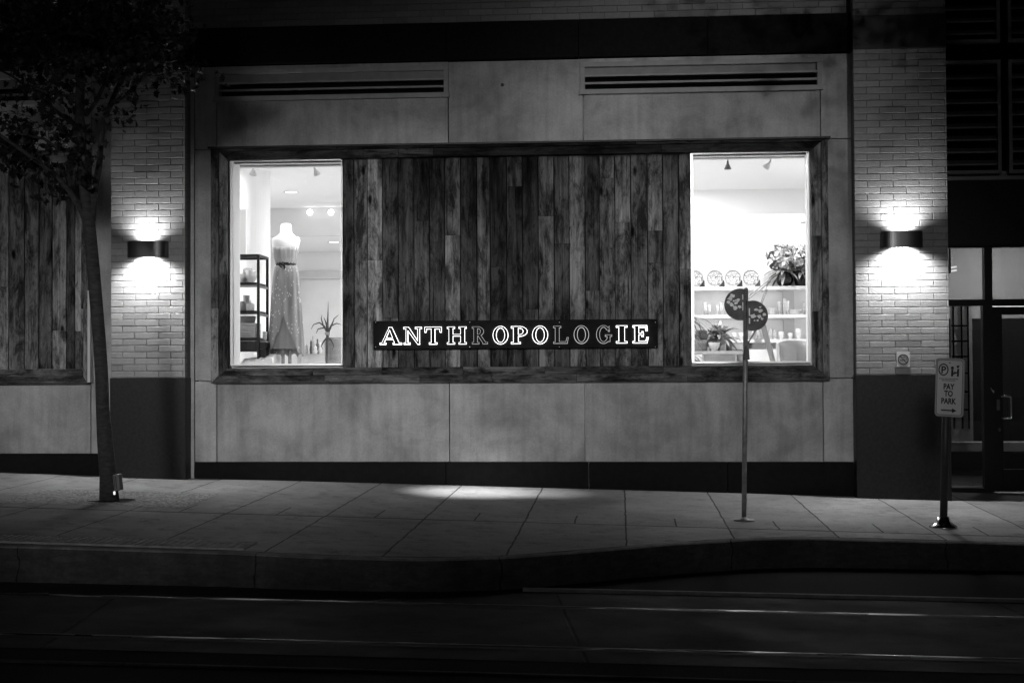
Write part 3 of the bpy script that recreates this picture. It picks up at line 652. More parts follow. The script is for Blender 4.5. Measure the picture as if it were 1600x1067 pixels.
for px, lab in ((484, 'glowing globe for a reflected glow, left of its pair on the shop bulkhead'), (517, 'glowing globe for a reflected glow, right of its pair on the shop bulkhead beside the boards')):
    p = onY(px, 332, BKY - .12); t = thing('glow_globe', (p.x, BKY - .12, p.z), lab, 'lamp', 'pair of glowing globes')
    q = MB(); q.lathe([(.0005, -.05), (.034, -.037), (.05, 0), (.034, .037), (.0005, .05)], p, 18); q.build('globe', emit('globe', 5), t, smooth=True)  # globes added where two soft reflected glows show
    q = MB(); q.tube([p, (p.x, BKY - .001, p.z)], .01, 6); q.build('arm', M['int_trim'], t)

# ================================================================== THINGS IN THE LEFT WINDOW
def at(px, py, Y): return onY(px, py, Y)
def mpp(Y): return (Y - CAM.y) / 2222.2          # metres per photo pixel at depth Y
# dressed mannequin
MY = .95; c = at(447, 500, MY); s = mpp(MY)
def mz(py): return PZ(py, 447, MY)
t = thing('dressed_mannequin', (c.x, MY, RF), 'headless white mannequin in a strapless grey top and a long speckled skirt', 'mannequin')
q = MB(); W_ = s
q.lathe([(.0005, mz(349)), (6 * W_, mz(350)), (9 * W_, mz(353)), (9.5 * W_, mz(364)), (13 * W_, mz(368)), (21 * W_, mz(372)), (23 * W_, mz(376)), (21.5 * W_, mz(382)), (19.5 * W_, mz(392)), (16.5 * W_, mz(402)), (13.5 * W_, mz(410)), (17 * W_, mz(424)), (21 * W_, mz(440)), (15 * W_, mz(520)), (.0005, mz(524))], (c.x, MY, 0), 30, 1, .62)
q.build('body', M['plaster'], t, smooth=True)
q = MB()
for dx in (-5, 6): q.tube([(c.x + dx * s, MY, mz(520)), (c.x + dx * s, MY, RF)], .022, 8)
q.build('stand', M['steel'], t, smooth=True)
q = MB(); q.lathe([(20.4 * W_, mz(386.5)), (19.8 * W_, mz(392)), (18.8 * W_, mz(402)), (16.5 * W_, mz(411)), (17.0 * W_, mz(412.5))], (c.x, MY, 0), 60, 1, .66, mod=lambda a, z: 1 + .028 * math.cos(a * 17) + .015 * math.cos(a * 7)); q.build('top', M['bodice'], t, smooth=True)
q = MB(); q.lathe([(15.6 * W_, mz(410.5)), (15.9 * W_, mz(413)), (15.6 * W_, mz(415.5))], (c.x, MY, 0), 40, 1.02, .72); q.tube([(c.x - .02, MY - .085, mz(410)), (c.x - .055, MY - .11, mz(416)), (c.x - .03, MY - .1, mz(419))], [.008, .014, .006]); q.tube([(c.x - .02, MY - .1, mz(412)), (c.x + .01, MY - .11, mz(418)), (c.x, MY - .1, mz(422))], [.008, .014, .006]); q.build('belt', M['blackmetal'], t, smooth=True)
q = MB(); q.lathe([(13.5 * W_, mz(414)), (18 * W_, mz(440)), (21 * W_, mz(500)), (25.5 * W_, mz(544)), (25 * W_, mz(545))], (c.x, MY, 0), 72, 1, .62, mod=lambda a, z: 1 + .03 * math.sin(a * 13) * (mz(414) - z) / 1.1); q.build('underskirt', M['cloth_in'], t, smooth=True)
# outer skirt: high at the front, low at the sides
q = MB(); n, m = 96, 22; rows = []
for k in range(n + 1):
    th_ = 2 * math.pi * k / n; fr = math.pi * 1.5; d = abs((th_ - fr + math.pi) % (2 * math.pi) - math.pi)
    hem = mz(496) + (mz(555) - mz(496)) * (math.sin(min(1, d / 1.25) * math.pi / 2)) ** 1.15 + .02 * math.sin(th_ * 11)
    col = []
    for i in range(m + 1):
        z = mz(413) + (hem - mz(413)) * i / m; u = (mz(413) - z) / (mz(413) - mz(553))
        r = (15.0 + 9 * u ** .32 + 4.2 * u) * W_; fo = 1 + (.01 + .055 * u) * math.sin(th_ * 12 + 1.2 * math.sin(th_ * 3)) + .02 * u * math.sin(th_ * 5 + 1)
        col.append(q.v(c.x + r * fo * math.cos(th_), MY + r * fo * math.sin(th_) * .68, z))
    rows.append(col)
for A, C in zip(rows, rows[1:]):
    for i in range(m): q.face([A[i], C[i], C[i + 1], A[i + 1]])
bmesh.ops.remove_doubles(q.bm, verts=q.bm.verts[:], dist=.0003); q.build('skirt', M['cloth'], t, smooth=True)

# black shelf rack and what stands on it
SX0, SX1, SY0, SY1 = PX(352, 450, .7), PX(403, 450, .7), .72, 1.16
def sz(py): return PZ(py, 400, .75)
t = thing('shelf_rack', ((SX0 + SX1) / 2, .9, RF), 'black metal rack with four shelves at the left edge of the left window', 'shelf')
q = MB()
for x in (SX0, SX1):
    for y in (SY0, SY1): q.box(x - .016, x + .016, y - .016, y + .016, RF, sz(398))
q.box(SX0, SX1, SY0 - .015, SY0 + .015, sz(402), sz(397.5)); q.box(SX1 - .0155, SX1 + .0155, SY0 + .017, SY1 - .017, sz(402), sz(397.5)); q.box(SX0, SX1, SY1 - .015, SY1 + .015, sz(402), sz(397.5))
q.build('frame', M['blackmetal'], t, bevel=.006)
shelf_z = []
for py in (443, 487, 529):
    z = sz(py); shelf_z.append(z + .012); q = MB(); q.box(SX0 + .02, SX1 - .02, SY0 - .012, SY1 + .0, z - .02, z + .012); q.build('shelf', M['blackmetal'], t, bevel=.003)
    q = MB(); q.box(SX1 - .014, SX1 + .014, SY0 + .018, SY1 - .018, z - .05, z - .022); q.build('rail', M['box'], t)
B('shelf', M['blackmetal'], t, (SX0 + .02, SX1 - .018, SY0 - .01, SY1, sz(549), sz(533)))
def vessel(name, prof, p, m, label, cat, group=None, n=20, smooth=True):
    q = MB(); q.lathe(prof, p, n); o = q.build(name, M[m], smooth=smooth); return tag(o, label, cat, group)
def cup_prof(r, h, foot=.5, th=.006): return [(r * foot, 0), (r * foot * 1.02, h * .06), (r * .86, h * .45), (r, h), (r - th, h), (r * .8, h * .45), (r * foot * .8, h * .12), (.0005, h * .1)]
def glass_prof(r, h, th=.003): return [(r * .8, 0), (r * .92, h * .4), (r, h), (r - th, h), (r * .88, h * .4), (r * .7, .012), (.0005, .011)]
z = shelf_z[0]; Yb = .85
vessel('bowl', cup_prof(.065, .11), (PX(378, 430, Yb), Yb, z), 'ceramic', 'white bowl on the top shelf of the black rack, left of its pair', 'bowl', 'bowls on the black rack')
vessel('bowl', cup_prof(.075, .155, .45), (PX(393, 430, Yb), Yb, z), 'ceramic', 'stack of taller white bowls on the top shelf of the black rack, nearer its post', 'bowl', 'bowls on the black rack')
vessel('jar', [(.05, 0), (.06, .03), (.062, .17), (.05, .2), (.0005, .2)], (PX(387, 430, 1.05), 1.05, z), 'crock', 'tall grey jar behind the two bowls on the black rack', 'jar')
z = shelf_z[1]
vessel('jar', [(.035, 0), (.045, .03), (.046, .08), (.03, .1), (.025, .12), (.0005, .12)], (PX(379, 480, Yb), Yb, z), 'crock', 'dark squat jar on the second shelf of the black rack', 'jar')
vessel('jar', [(.045, 0), (.052, .02), (.052, .08), (.035, .095), (.012, .1), (.012, .13), (.0005, .135)], (PX(391, 480, Yb), Yb, z), 'ceramic', 'pale ribbed jar with a knobbed lid on the second shelf of the black rack', 'jar')
vessel('drinking_glass', glass_prof(.04, .2), (PX(385, 480, 1.03), 1.03, z), 'glassw', 'tall clear glass behind the jars on the black rack', 'glass')
z = shelf_z[2]
q = MB()
for k in range(9): q.box(PX(372, 500, .8) + random.uniform(-.004, .004), PX(400, 500, .8), .76, 1.05, z + k * .02, z + k * .02 + .017)
tag(q.build('folded_linen', M['linen'], bevel=.006), 'pile of folded pale linen on the third shelf of the black rack', 'linen')
vessel('basket', [(.09, 0), (.105, .05), (.108, .08), (.1, .085), (.09, .02), (.0005, .015)], (PX(386, 500, .92), .92, z + .183), 'basket', 'shallow woven basket on top of the folded linen', 'basket', smooth=False)
vessel('candle_glass', glass_prof(.03, .1), (PX(414, 530, .8), .8, sz(531) + .0), 'glassw', 'small glass on the ledge right of the black rack', 'glass')
q = MB(); q.box(PX(405.5, 540, .75), PX(417, 540, .75), .72, .95, PZ(544, 410, .75), PZ(535, 410, .75)); q.box(PX(406, 540, .75), PX(416, 540, .75), .74, .93, RF, PZ(546, 410, .75)); tag(q.build('side_stool', M['blackmetal'], bevel=.003), 'small dark stool between the black rack and the mannequin', 'stool')
q = MB(); a, c2 = at(376, 565, .62), at(425, 565, .62)
n = 12; prev = None
for k in range(n + 1):
    x = a.x + (c2.x - a.x) * k / n; z_ = PZ(560 - 7 * (k / n) ** 1.5 + 1.2 * math.sin(k * 1.7), 400, .8)
    row = [q.v(x, .62, RF), q.v(x, .62, z_ - .05), q.v(x, .8, z_), q.v(x, 1.1, z_ + .005), q.v(x, 1.12, RF)]
    if prev:
        for i in range(4): q.face([prev[i], row[i], row[i + 1], prev[i + 1]])
    else: q.face(row)
    prev = row
q.face(prev[::-1]); tag(q.build('draped_table', M['int_wall']), 'low table under a white cloth at the bottom of the left window', 'table')
# counter, small goods, antler-like branch stand and woven basket
CY = 1.5
q = MB(); a, c2 = PX(463, 553, CY), PX(530, 553, CY); q.box(a, c2, CY, CY + .6, PZ(555.5, 480, CY), PZ(553, 480, CY)); 
t = thing('display_table', ((a + c2) / 2, CY + .3, RF), 'white display table behind the mannequin skirt, covered in small goods', 'table'); q.build('table_top', M['int_grey'], t)
for x, y in ((a + .03, CY + .03), (c2 - .03, CY + .03), (a + .03, CY + .57), (c2 - .03, CY + .57)): B('leg', M['int_grey'], t, (x - .02, x + .02, y - .02, y + .02, RF, PZ(555.5, 480, CY)))
B('drawer', M['white'], t, (a + .1, c2 - .1, CY + .01, CY + .5, PZ(566, 480, CY), PZ(555.6, 480, CY)))
tz = PZ(553, 480, CY)
for k, (px, h, r, mm, lab) in enumerate(((479, .13, .026, 'crock', 'slim grey vase first on the display table, nearest the skirt'), (486, .19, .02, 'drift', 'dark carved figurine on the display table left of the branch stand'), (493, .11, .03, 'ceramic', 'round white pot on the display table left of the figurine group end'), (500, .15, .022, 'glassw', 'clear bottle on the display table nearest the branch stand'))):
    vessel('vase' if mm != 'drift' else 'figurine', [(r * .7, 0), (r, h * .3), (r * .6, h * .6), (r * .75, h * .75), (r * .35, h * .9), (.0005, h)], (PX(px, 540, CY + .15), CY + .15, tz), mm, lab, 'vase' if mm != 'drift' else 'figurine', 'small goods on the display table')
for k, (px, h, r, mm, lab) in enumerate(((471, .1, .03, 'crock', 'squat grey jar at the skirt end of the back row on the display table'), (476, .2, .018, 'glassw', 'tall thin clear bottle in the back row on the display table'), (489, .24, .022, 'crock', 'tall grey bottle in the back row behind the carved figurine'), (496, .2, .026, 'drift', 'dark bottle in the back row next to the branch stand'))):
    vessel('bottle', [(r, 0), (r, h * .55), (r * .4, h * .75), (r * .4, h * .97), (.0005, h)], (PX(px, 540, CY + .4), CY + .4, tz), mm, lab, 'bottle', 'back row on the display table')
BY = 1.0
q = MB(); q.lathe([(.085, 0), (.125, .05), (.135, .31), (.125, .335), (.12, .3), (.0005, .28)], (PX(520, 550, BY), BY + .15, PZ(570, 515, BY)), 28); o = q.build('basket', M['basket']); tag(o, 'tall woven basket standing behind the dark branch stand in the left window', 'basket')
B_ = at(511, 575, .85)
t = thing('branch_stand', (B_.x, .85, RF), 'dark curled branch ornament with a spike in the lower right of the left window', 'ornament')
q = MB(); k_ = mpp(.85)
def bp(px, py, dy=0): p = at(px, py, .85 + dy); return (p.x, p.y, p.z)
q.tube([bp(510, 580), bp(511, 550), bp(512, 522), bp(512, 500)], [.014, .016, .02, .01]); q.tube([bp(512, 504), bp(512.5, 490), bp(513, 470)], [.012, .007, .001])
for L in ([(512, 522), (507, 510), (499, 504), (490, 507), (486, 514)], [(512, 520), (505, 508), (502, 498), (503, 492)], [(512, 522), (518, 509), (526, 505), (535, 508)], [(512, 520), (519, 506), (522, 498), (529, 492)], [(512, 527), (506, 533), (502, 541), (505, 546)], [(512, 527), (518, 532), (522, 541), (519, 546)], [(512, 516), (506, 512), (497, 514), (494, 521)], [(512, 515), (509, 503), (506, 496)]):
    q.tube([bp(x, y, random.uniform(-.02, .02) * i) for i, (x, y) in enumerate(L)], [.014 - .0115 * i / (len(L) - 1) for i in range(len(L))], 6)
q.build('branches', M['drift'], t, smooth=True)
q = MB(); q.tube([bp(508, 521, -.01), bp(516, 521, -.01)], [.02, .02]); q.build('collar', M['crock'], t)

# ================================================================== THINGS IN THE RIGHT WINDOW
SZ = {k: PZ(py, 1170, SY) for k, py in (('a', 447.5), ('b', 491.5), ('c', 530))}
sx0, sx1 = PX(1070, 450, SY), RX1 - .01
t = thing('wall_shelving', ((sx0 + sx1) / 2, SY + .15, RF), 'three long white shelves of crockery on the back wall of the right window', 'shelving')
for z in SZ.values(): B('shelf', M['white'], t, (sx0, sx1, SY, SY + .29, z - .045, z))
B('side_panel', M['white'], t, (sx0 - .03, sx0 - .001, SY, SY + .29, RF, SZ['a'] + .6)); B('counter', M['white'], t, (PX(1160, 545, SY), sx1, SY - .12, SY + .29, RF, PZ(546, 1170, SY)))
B('counter', M['int_grey'], t, (sx0, PX(1160, 545, SY) - .002, SY - .1, SY + .29, RF, PZ(546, 1170, SY) - .03))
zc = PZ(546, 1170, SY)
def deco_plate(px, name, label):
    p = at(px, 436, SY + .1); t = thing('display_plate', (p.x, SY + .1, SZ['a']), label, 'plate', 'patterned plates on the top shelf')
    r = 13 * mpp(SY); mt = Matrix.Translation((p.x, SY + .1, SZ['a'] + r + .002)) @ Matrix.Rotation(R_(78), 4, 'X')
    q = MB(); q.lathe([(.0005, 0), (r * .6, .0), (r, .02), (r, .026), (r * .6, .008), (.0005, .008)], (0, 0, 0), 32); q.bm.transform(mt); q.build('dish', M['plate'], t, smooth=True)
    q = MB(); q.arc(0, 0, r * 1.005, r * 1.005, .008, .008, 0, 360, .018, .03, fr=lambda x, y, z: (x, z, y)); q.bm.transform(mt); q.build('rim', M['crock'], t)
    q = MB(); q.prism([(p.x + r * .45, SZ['a']), (p.x + r * 1.2, SZ['a']), (p.x + r * 1.15, SZ['a'] + .09), (p.x + r * .9, SZ['a'] + .1)], SY + .14, SY + .17); q.build('plate_stand', M['drift'], t)
for px, lab in ((1086, 'patterned plate at the left end of the top shelf, partly hidden by the boards'), (1117, 'patterned plate second from the boards on the top shelf'), (1145, 'patterned plate third from the boards with the darkest rim, on the top shelf'), (1173, 'patterned plate nearest the flower pots on the top shelf')):
    deco_plate(px, 'plate', lab)
def leaves(q, c, n, L, wd, spread=(0, 360), up=(.1, 1.2), droop=1.0, bend=6):
    for _ in range(n):
        az = R_(random.uniform(*spread)); el = random.uniform(*up); l = L * random.uniform(.6, 1.1); d = Vector((math.cos(az) * math.cos(el), math.sin(az) * math.cos(el) * .8, math.sin(el)))
        side = d.cross(Vector((0, 0, 1))).normalized(); p = Vector(c); prev = None
        for i in range(bend + 1):
            u = i / bend; ww = wd * math.sin(math.pi * (u * .92 + .06)) ** .8 * .5
            a, b_ = q.v(p - side * ww), q.v(p + side * ww + Vector((0, 0, ww * .3)))
            if prev: q.face([prev[0], a, b_, prev[1]])
            prev = (a, b_); d = (d + Vector((0, 0, -droop * .16))).normalized(); p = p + d * (l / bend)
def bush(q, c, rx_, rz_, n, leaf):
    for _ in range(n):
        a = random.uniform(0, 6.28); b2 = math.acos(random.uniform(-1, 1)); r = random.uniform(.4, 1)
        p = Vector(c) + Vector((math.cos(a) * math.sin(b2) * rx_ * r, math.sin(a) * math.sin(b2) * rx_ * r * .7, math.cos(b2) * rz_ * r))
        u = Vector((random.gauss(0, 1), random.gauss(0, 1), random.gauss(0, 1))).normalized(); v = u.cross(Vector((random.gauss(0, 1), random.gauss(0, 1), random.gauss(0, 1)))).normalized(); s2 = leaf * random.uniform(.6, 1.3)
        P = [p - u * s2, p - u * s2 * .2 + v * s2 * .42, p + u * s2, p - u * s2 * .2 - v * s2 * .42]
        q.face([q.v(k) for k in P])
for px, sc, lab in ((1226, 1.0, 'round glossy dark pot of leafy flowers on the top shelf, left of its pair'), (1254, 1.05, 'wide dark pot of leafy flowers on the top shelf at the right window edge')):
    p = at(px, 447, SY + .1); t = thing('potted_plant', (p.x, SY + .1, SZ['a']), lab, 'plant', 'leafy plants in dark pots on the top shelf')
    q = MB(); q.lathe([(.06, 0), (.105 * sc, .05), (.115 * sc, .1), (.08 * sc, .17), (.085 * sc, .185), (.07, .175), (.0005, .16)] if px < 1240 else [(.085, 0), (.1, .02), (.13, .2), (.12, .2), (.1, .16), (.0005, .15)], (p.x, SY + .1, SZ['a']), 24); q.build('pot', M['darkpot'], t, smooth=True)
    q = MB(); bush(q, (p.x + (-.02 if px < 1240 else .03), SY + .08, SZ['a'] + .36), .22, .2, 260, .05); leaves(q, (p.x, SY + .1, SZ['a'] + .17), 26, .36, .05, up=(.0, 1.3), droop=1.3); q.build('foliage', M['green'], t)
    q = MB(); bush(q, (p.x + (.01 if px < 1240 else .02), SY - .08, SZ['a'] + .38), .2, .17, 120, .05); q.build('flowers', M['green2'], t)
# glassware, plate stacks and cups on the shelves
def stack(px, w_, z, n, lab, Y=SY + .1, cat='plates', m='ceramic'):
    q = MB(); r = w_ / 2 * mpp(Y); x = PX(px, 480, Y)
    for k in range(n): q.lathe([(.0005, .001), (r * .6, .0), (r, .014), (r, .018), (r * .6, .006), (.0005, .006)], (x, Y, z + k * .014), 24)
    tag(q.build('plate_stack', M[m], smooth=False), lab, cat, 'stacks of plates on the shelving')
stack(1207, 15, SZ['b'], 6, 'small stack of plates on the middle shelf beside the round street sign'); stack(1243, 20, SZ['b'], 4, 'low wide stack of plates on the middle shelf below the dark pots')
stack(1183, 27, zc, 10, 'tall stack of large plates on the counter behind the wooden easel leg', m='crock'); stack(1155, 28, zc, 5, 'low stack of large plates on the counter behind the signpost')
def gl(px, sh, h, lab, r=.032, m='glassw', nm='drinking_glass', cat='glass', grp='clear glasses on the shelves', prof=glass_prof):
    vessel(nm, prof(r, h), (PX(px, 480, SY + .09), SY + .09, SZ[sh]), m, lab, cat, grp, 16)
for i, px in enumerate((1102, 1108, 1121, 1127)): gl(px, 'b', (.17, .14, .13, .17)[i], ['tall clear glass first from the boards on the middle shelf', 'clear glass second from the boards on the middle shelf', 'shorter clear glass third from the boards on the middle shelf', 'tall clear glass fourth from the boards, next to the round street sign'][i], .026)
for i, px in enumerate((1218, 1226, 1231)): gl(px, 'b', (.17, .21, .18)[i], ['clear glass between the two plate stacks, left of three', 'tallest clear glass between the two plate stacks', 'clear glass between the two plate stacks, right of three'][i], .025)
gl(1258, 'b', .16, 'clear glass at the right window edge on the middle shelf', .022)
for i, px in enumerate((1176, 1184, 1197, 1203, 1210)): gl(px, 'c', (.12, .12, .11, .14, .12)[i], ['clear tumbler just right of the signpost on the lowest shelf', 'clear tumbler second from the signpost on the lowest shelf', 'shortest clear tumbler behind the easel leg on the lowest shelf', 'tall clear tumbler right of the easel leg on the lowest shelf', 'clear tumbler nearest the white cups on the lowest shelf'][i], .024)
for px, h, lab in ((1220, .1, 'white cup with a round mark, first of three right of the easel'), (1234, .08, 'small low white cup, second of three right of the easel'), (1247, .14, 'tallest white cup, third of three right of the easel')): gl(px, 'c', h, lab, .042 if h > .09 else .036, 'ceramic', 'cup', 'cup', 'white cups on the lowest shelf', cup_prof)
for px, lab in ((1147, 'white cup on the lowest shelf above the plant, farther from the signpost'), (1158, 'white cup on the lowest shelf closest to the signpost')): gl(px, 'c', .09, lab, .036, 'ceramic', 'cup', 'cup', 'white cups on the lowest shelf', cup_prof)
# table with bowls and plants, nearer the glass
TY = 1.0; tz = PZ(548, 1120, TY)
t = thing('side_table', (PX(1120, 548, TY), TY + .25, RF), 'pale wooden table at the bottom left of the right window', 'table')
B('table_top', M['int_grey'], t, (PX(1075, 548, TY), PX(1161, 548, TY), TY, TY + .5, tz - .04, tz)); B('drawer', M['crock'], t, (PX(1100, 548, TY), PX(1150, 548, TY), TY + .03, TY + .45, tz - .2, tz - .042))
for x in (PX(1078, 548, TY), PX(1158, 548, TY)):
    for y in (TY + .04, TY + .46): B('leg', M['woodp'], t, (x - .02, x + .02, y - .02, y + .02, RF, tz - .041))
Y_ = TY + .15
vessel('basket', [(.075, 0), (.085, .02), (.088, .13), (.08, .135), (.0005, .12)], (PX(1094, 540, Y_), Y_, tz), 'basket', 'woven basket on the side table beside the boards', 'basket')
vessel('pot', [(.07, 0), (.08, .03), (.082, .06), (.07, .08), (.075, .1), (.055, .12), (.0005, .12)], (PX(1096, 540, Y_ + .02), Y_ + .02, tz + .136), 'drift', 'dark ribbed pot stacked on the woven basket', 'pot')
vessel('bowl', cup_prof(.072, .1, .5), (PX(1116, 540, Y_ - .05), Y_ - .05, tz), 'ceramic', 'plain white bowl on the side table in front of the plant', 'bowl')
vessel('jar', [(.035, 0), (.037, .01), (.037, .07), (.0005, .07)], (PX(1130, 540, Y_ - .05), Y_ - .05, tz), 'crock', 'small pale jar right of the white bowl on the side table', 'jar')
vessel('jar', [(.037, 0), (.038, .01), (.038, .085), (.0005, .085)], (PX(1139, 540, Y_), Y_, tz), 'drift', 'small dark jar at the right end of the side table', 'jar')
px_ = PX(1124, 530, Y_ + .15); t = thing('potted_plant', (px_, Y_ + .15, tz), 'light leafy plant in a grey pot on the side table', 'plant')
q = MB(); q.lathe([(.06, 0), (.085, .14), (.075, .145), (.0005, .13)], (px_, Y_ + .15, tz), 20); q.build('pot', M['crock'], t, smooth=True)
q = MB(); leaves(q, (px_, Y_ + .15, tz + .13), 46, .3, .06, up=(.2, 1.4), droop=1.5); bush(q, (px_ - .02, Y_ + .1, tz + .22), .13, .09, 90, .045); q.build('foliage', M['green'], t)
q = MB(); leaves(q, (px_, Y_ + .1, tz + .15), 22, .28, .05, up=(.2, 1.3), droop=1.5); q.build('light_leaves', M['green2'], t)
pp = at(1076, 540, .9); t = thing('palm_plant', (pp.x, .95, RF), 'feathery palm leaves reaching out from behind the boards of the right window', 'plant')
q = MB(); q.lathe([(.1, 0), (.13, .3), (.12, .3), (.0005, .28)], (pp.x, .95, RF), 20); q.build('pot', M['crock'], t, smooth=True)
q = MB()
for zz, n_ in ((.55, 16), (.75, 18), (.35, 10)): leaves(q, (pp.x, .95, RF + zz), n_, .36, .022, spread=(-80, 100), up=(.1, 1.0), droop=1.7, bend=8)
q.tube([(pp.x, .95, RF + .28), (pp.x, .95, RF + .8)], .012); q.build('fronds', M['green'], t)
# wooden easel with folding arms
EY = 1.3
def ep(px, py, dy=0): p = at(px, py, EY + dy); return (p.x, p.y, p.z)
t = thing('wooden_easel', (ep(1196, 570)[0], EY, RF), 'wooden easel with thin folding arms behind the round street sign', 'easel')
q = MB(); q.obox(ep(1190, 500), ep(1212, 580), .065, .03); q.build('leg', M['woodp'], t, bevel=.004)
q = MB(); q.obox(ep(1190, 500, .04), ep(1163, 546, .04), .02, .02); q.obox(ep(1163, 546, .04), ep(1158, 580, .04), .02, .02); q.build('leg', M['drift'], t)
q = MB()
for (a, c_) in (((1201, 438), (1166, 466)), ((1203, 441), (1170, 467)), ((1201, 440), (1187, 478)), ((1199, 452), (1190, 476))): q.tube([ep(*a), ep(*c_)], .007)
q.tube([ep(1199, 441), ep(1204, 438)], .02); q.tube([ep(1188, 476), ep(1190, 502)], .012); q.build('arm', M['crock'], t)
# moulded chair
CY2 = .75; cp_ = at(1241, 560, CY2); t = thing('tub_chair', (cp_.x, CY2, RF), 'white moulded tub chair at the bottom right of the right window', 'chair')
q = MB(); rows = []; k_ = mpp(CY2)
for i in range(25):
    a = math.pi * i / 24; col = []
    for jn in range(7):
        u = jn / 6; top = PZ(532 + 5 * (1 - math.sin(a)) , 1240, CY2) ; r = (23 - 5 * (1 - u)) * k_
        col.append((cp_.x + r * math.cos(a) * (1 + .05 * u), CY2 + r * math.sin(a) * .9, RF + .05 + (top - RF - .05) * u))
    rows.append([q.v(p) for p in col])
for A, C in zip(rows, rows[1:]):
    for i in range(6): q.face([A[i], A[i + 1], C[i + 1], C[i]])
o = q.build('backrest', M['crock'], t, smooth=True); so = o.modifiers.new('s', 'SOLIDIFY'); so.thickness = .02
q = MB(); pts = []
for i in range(25):
    a = math.pi * i / 24; r = 23.6 * k_; pts.append((cp_.x + r * math.cos(a) * 1.05, CY2 + r * math.sin(a) * .9, PZ(532 + 5 * (1 - math.sin(a)), 1240, CY2)))
q.tube([(pts[0][0], pts[0][1] - .0, RF + .05)] + pts + [(pts[-1][0], pts[-1][1], RF + .05)], .018, 10); q.build('arm_rim', M['white'], t, smooth=True)
q = MB(); q.lathe([(.0005, 0), (18 * k_, 0), (19 * k_, .02), (.0005, .03)], (cp_.x, CY2 + .06, RF + .1), 24); q.build('seat', M['white'], t)
# small pendant at the right window edge
p = at(1259, 348, 2.2); t = thing('pendant_lamp', (p.x, 2.2, p.z), 'dark domed pendant lamp cut by the right edge of the right window', 'lamp')
q = MB(); q.lathe([(.075, 0), (.065, .04), (.035, .07), (.012, .08), (.0005, .08)], (p.x, 2.2, p.z - .01), 20); q.build('shade', M['crock'], t, smooth=True)
B('cord', M['int_trim'], t, (p.x - .003, p.x + .003, 2.197, 2.203, p.z + .07, RC))

# ================================================================== LETTER SIGN
def ring(cx, cz, rx_, rz_, tx, tz_, a0=0, a1=360): return ('r', cx, cz, rx_, rz_, tx, tz_, a0, a1)
def bar(x0, z0, x1, z1): return ('p', [(x0, z0), (x1, z0), (x1, z1), (x0, z1)])
S, H = .2, .075     # stem and serif thickness (cap height 1)
def stem(x, w_=S, sf=.1): return [bar(x, 0, x + w_, 1), bar(x - sf, 0, x + w_ + sf, .06), bar(x - sf, .94, x + w_ + sf, 1)]
G = {
 'A': [('p', [(.08, .03), (.16, .03), (.52, .97), (.46, .97)]), ('p', [(.78, .03), (.98, .03), (.6, 1), (.46, 1)]), bar(.3, .3, .78, .36), bar(0, 0, .28, .06), bar(.68, 0, 1.1, .06)],
 'N': [bar(.14, .03, .22, .97), bar(.84, .0, .92, .97), ('p', [(.14, .97), (.3, .97), (.92, .0), (.84, 0)]), bar(.02, 0, .36, .06), bar(0, .94, .26, 1), bar(.7, .94, 1.04, 1)],
 'T': [bar(.38, .03, .56, .97), bar(.26, 0, .68, .06), bar(.0, .92, .94, 1), ('p', [(0, .72), (.05, .72), (.09, .95), (0, .95)]), ('p', [(.94, .72), (.89, .72), (.85, .95), (.94, .95)])],
 'H': stem(.1) + stem(.78) + [bar(.2, .48, .85, .55)],
 'R': stem(.1) + [ring(.36, .735, .34, .255, .16, .07, -90, 90), bar(.2, .48, .38, .545), bar(.2, .92, .38, .99), ('p', [(.36, .5), (.52, .5), (.86, .03), (.7, .03)]), bar(.68, 0, .95, .06)],
 'O': [ring(.46, .5, .46, .52, .17, .07)],
 'P': stem(.1) + [ring(.36, .72, .36, .28, .16, .07, -90, 90), bar(.2, .44, .38, .505), bar(.2, .93, .38, 1.0)],
 'L': stem(.1) + [bar(.2, 0, .78, .07), ('p', [(.72, .05), (.78, .05), (.83, .32), (.79, .32)])],
 'G': [ring(.46, .5, .46, .52, .17, .07, 38, 322), bar(.72, .1, .88, .42), bar(.6, .4, 1.0, .46), ('p', [(.8, .7), (.85, .7), (.85, .98), (.8, .9)])],
 'I': stem(.1),
 'E': stem(.1) + [bar(.2, 0, .8, .07), bar(.2, .93, .78, 1), bar(.2, .48, .58, .54), ('p', [(.74, .05), (.8, .05), (.86, .3), (.81, .3)]), ('p', [(.73, .95), (.78, .95), (.8, .72), (.76, .72)]), ('p', [(.52, .38), (.57, .38), (.57, .64), (.52, .64)])],
}
def grow(poly, g_):
    n = len(poly); ar = sum(poly[i][0] * poly[(i + 1) % n][1] - poly[(i + 1) % n][0] * poly[i][1] for i in range(n)); sg = 1 if ar > 0 else -1; out = []
    for i in range(n):
        p0, p1, p2 = (Vector(poly[i - 1]), Vector(poly[i]), Vector(poly[(i + 1) % n])); a = (p1 - p0).normalized(); b_ = (p2 - p1).normalized()
        n1 = Vector((a.y, -a.x)) * sg; n2 = Vector((b_.y, -b_.x)) * sg; m_ = n1 + n2; out.append(tuple(p1 + m_ * (g_ / max(.35, m_.dot(n1)))))
    return out
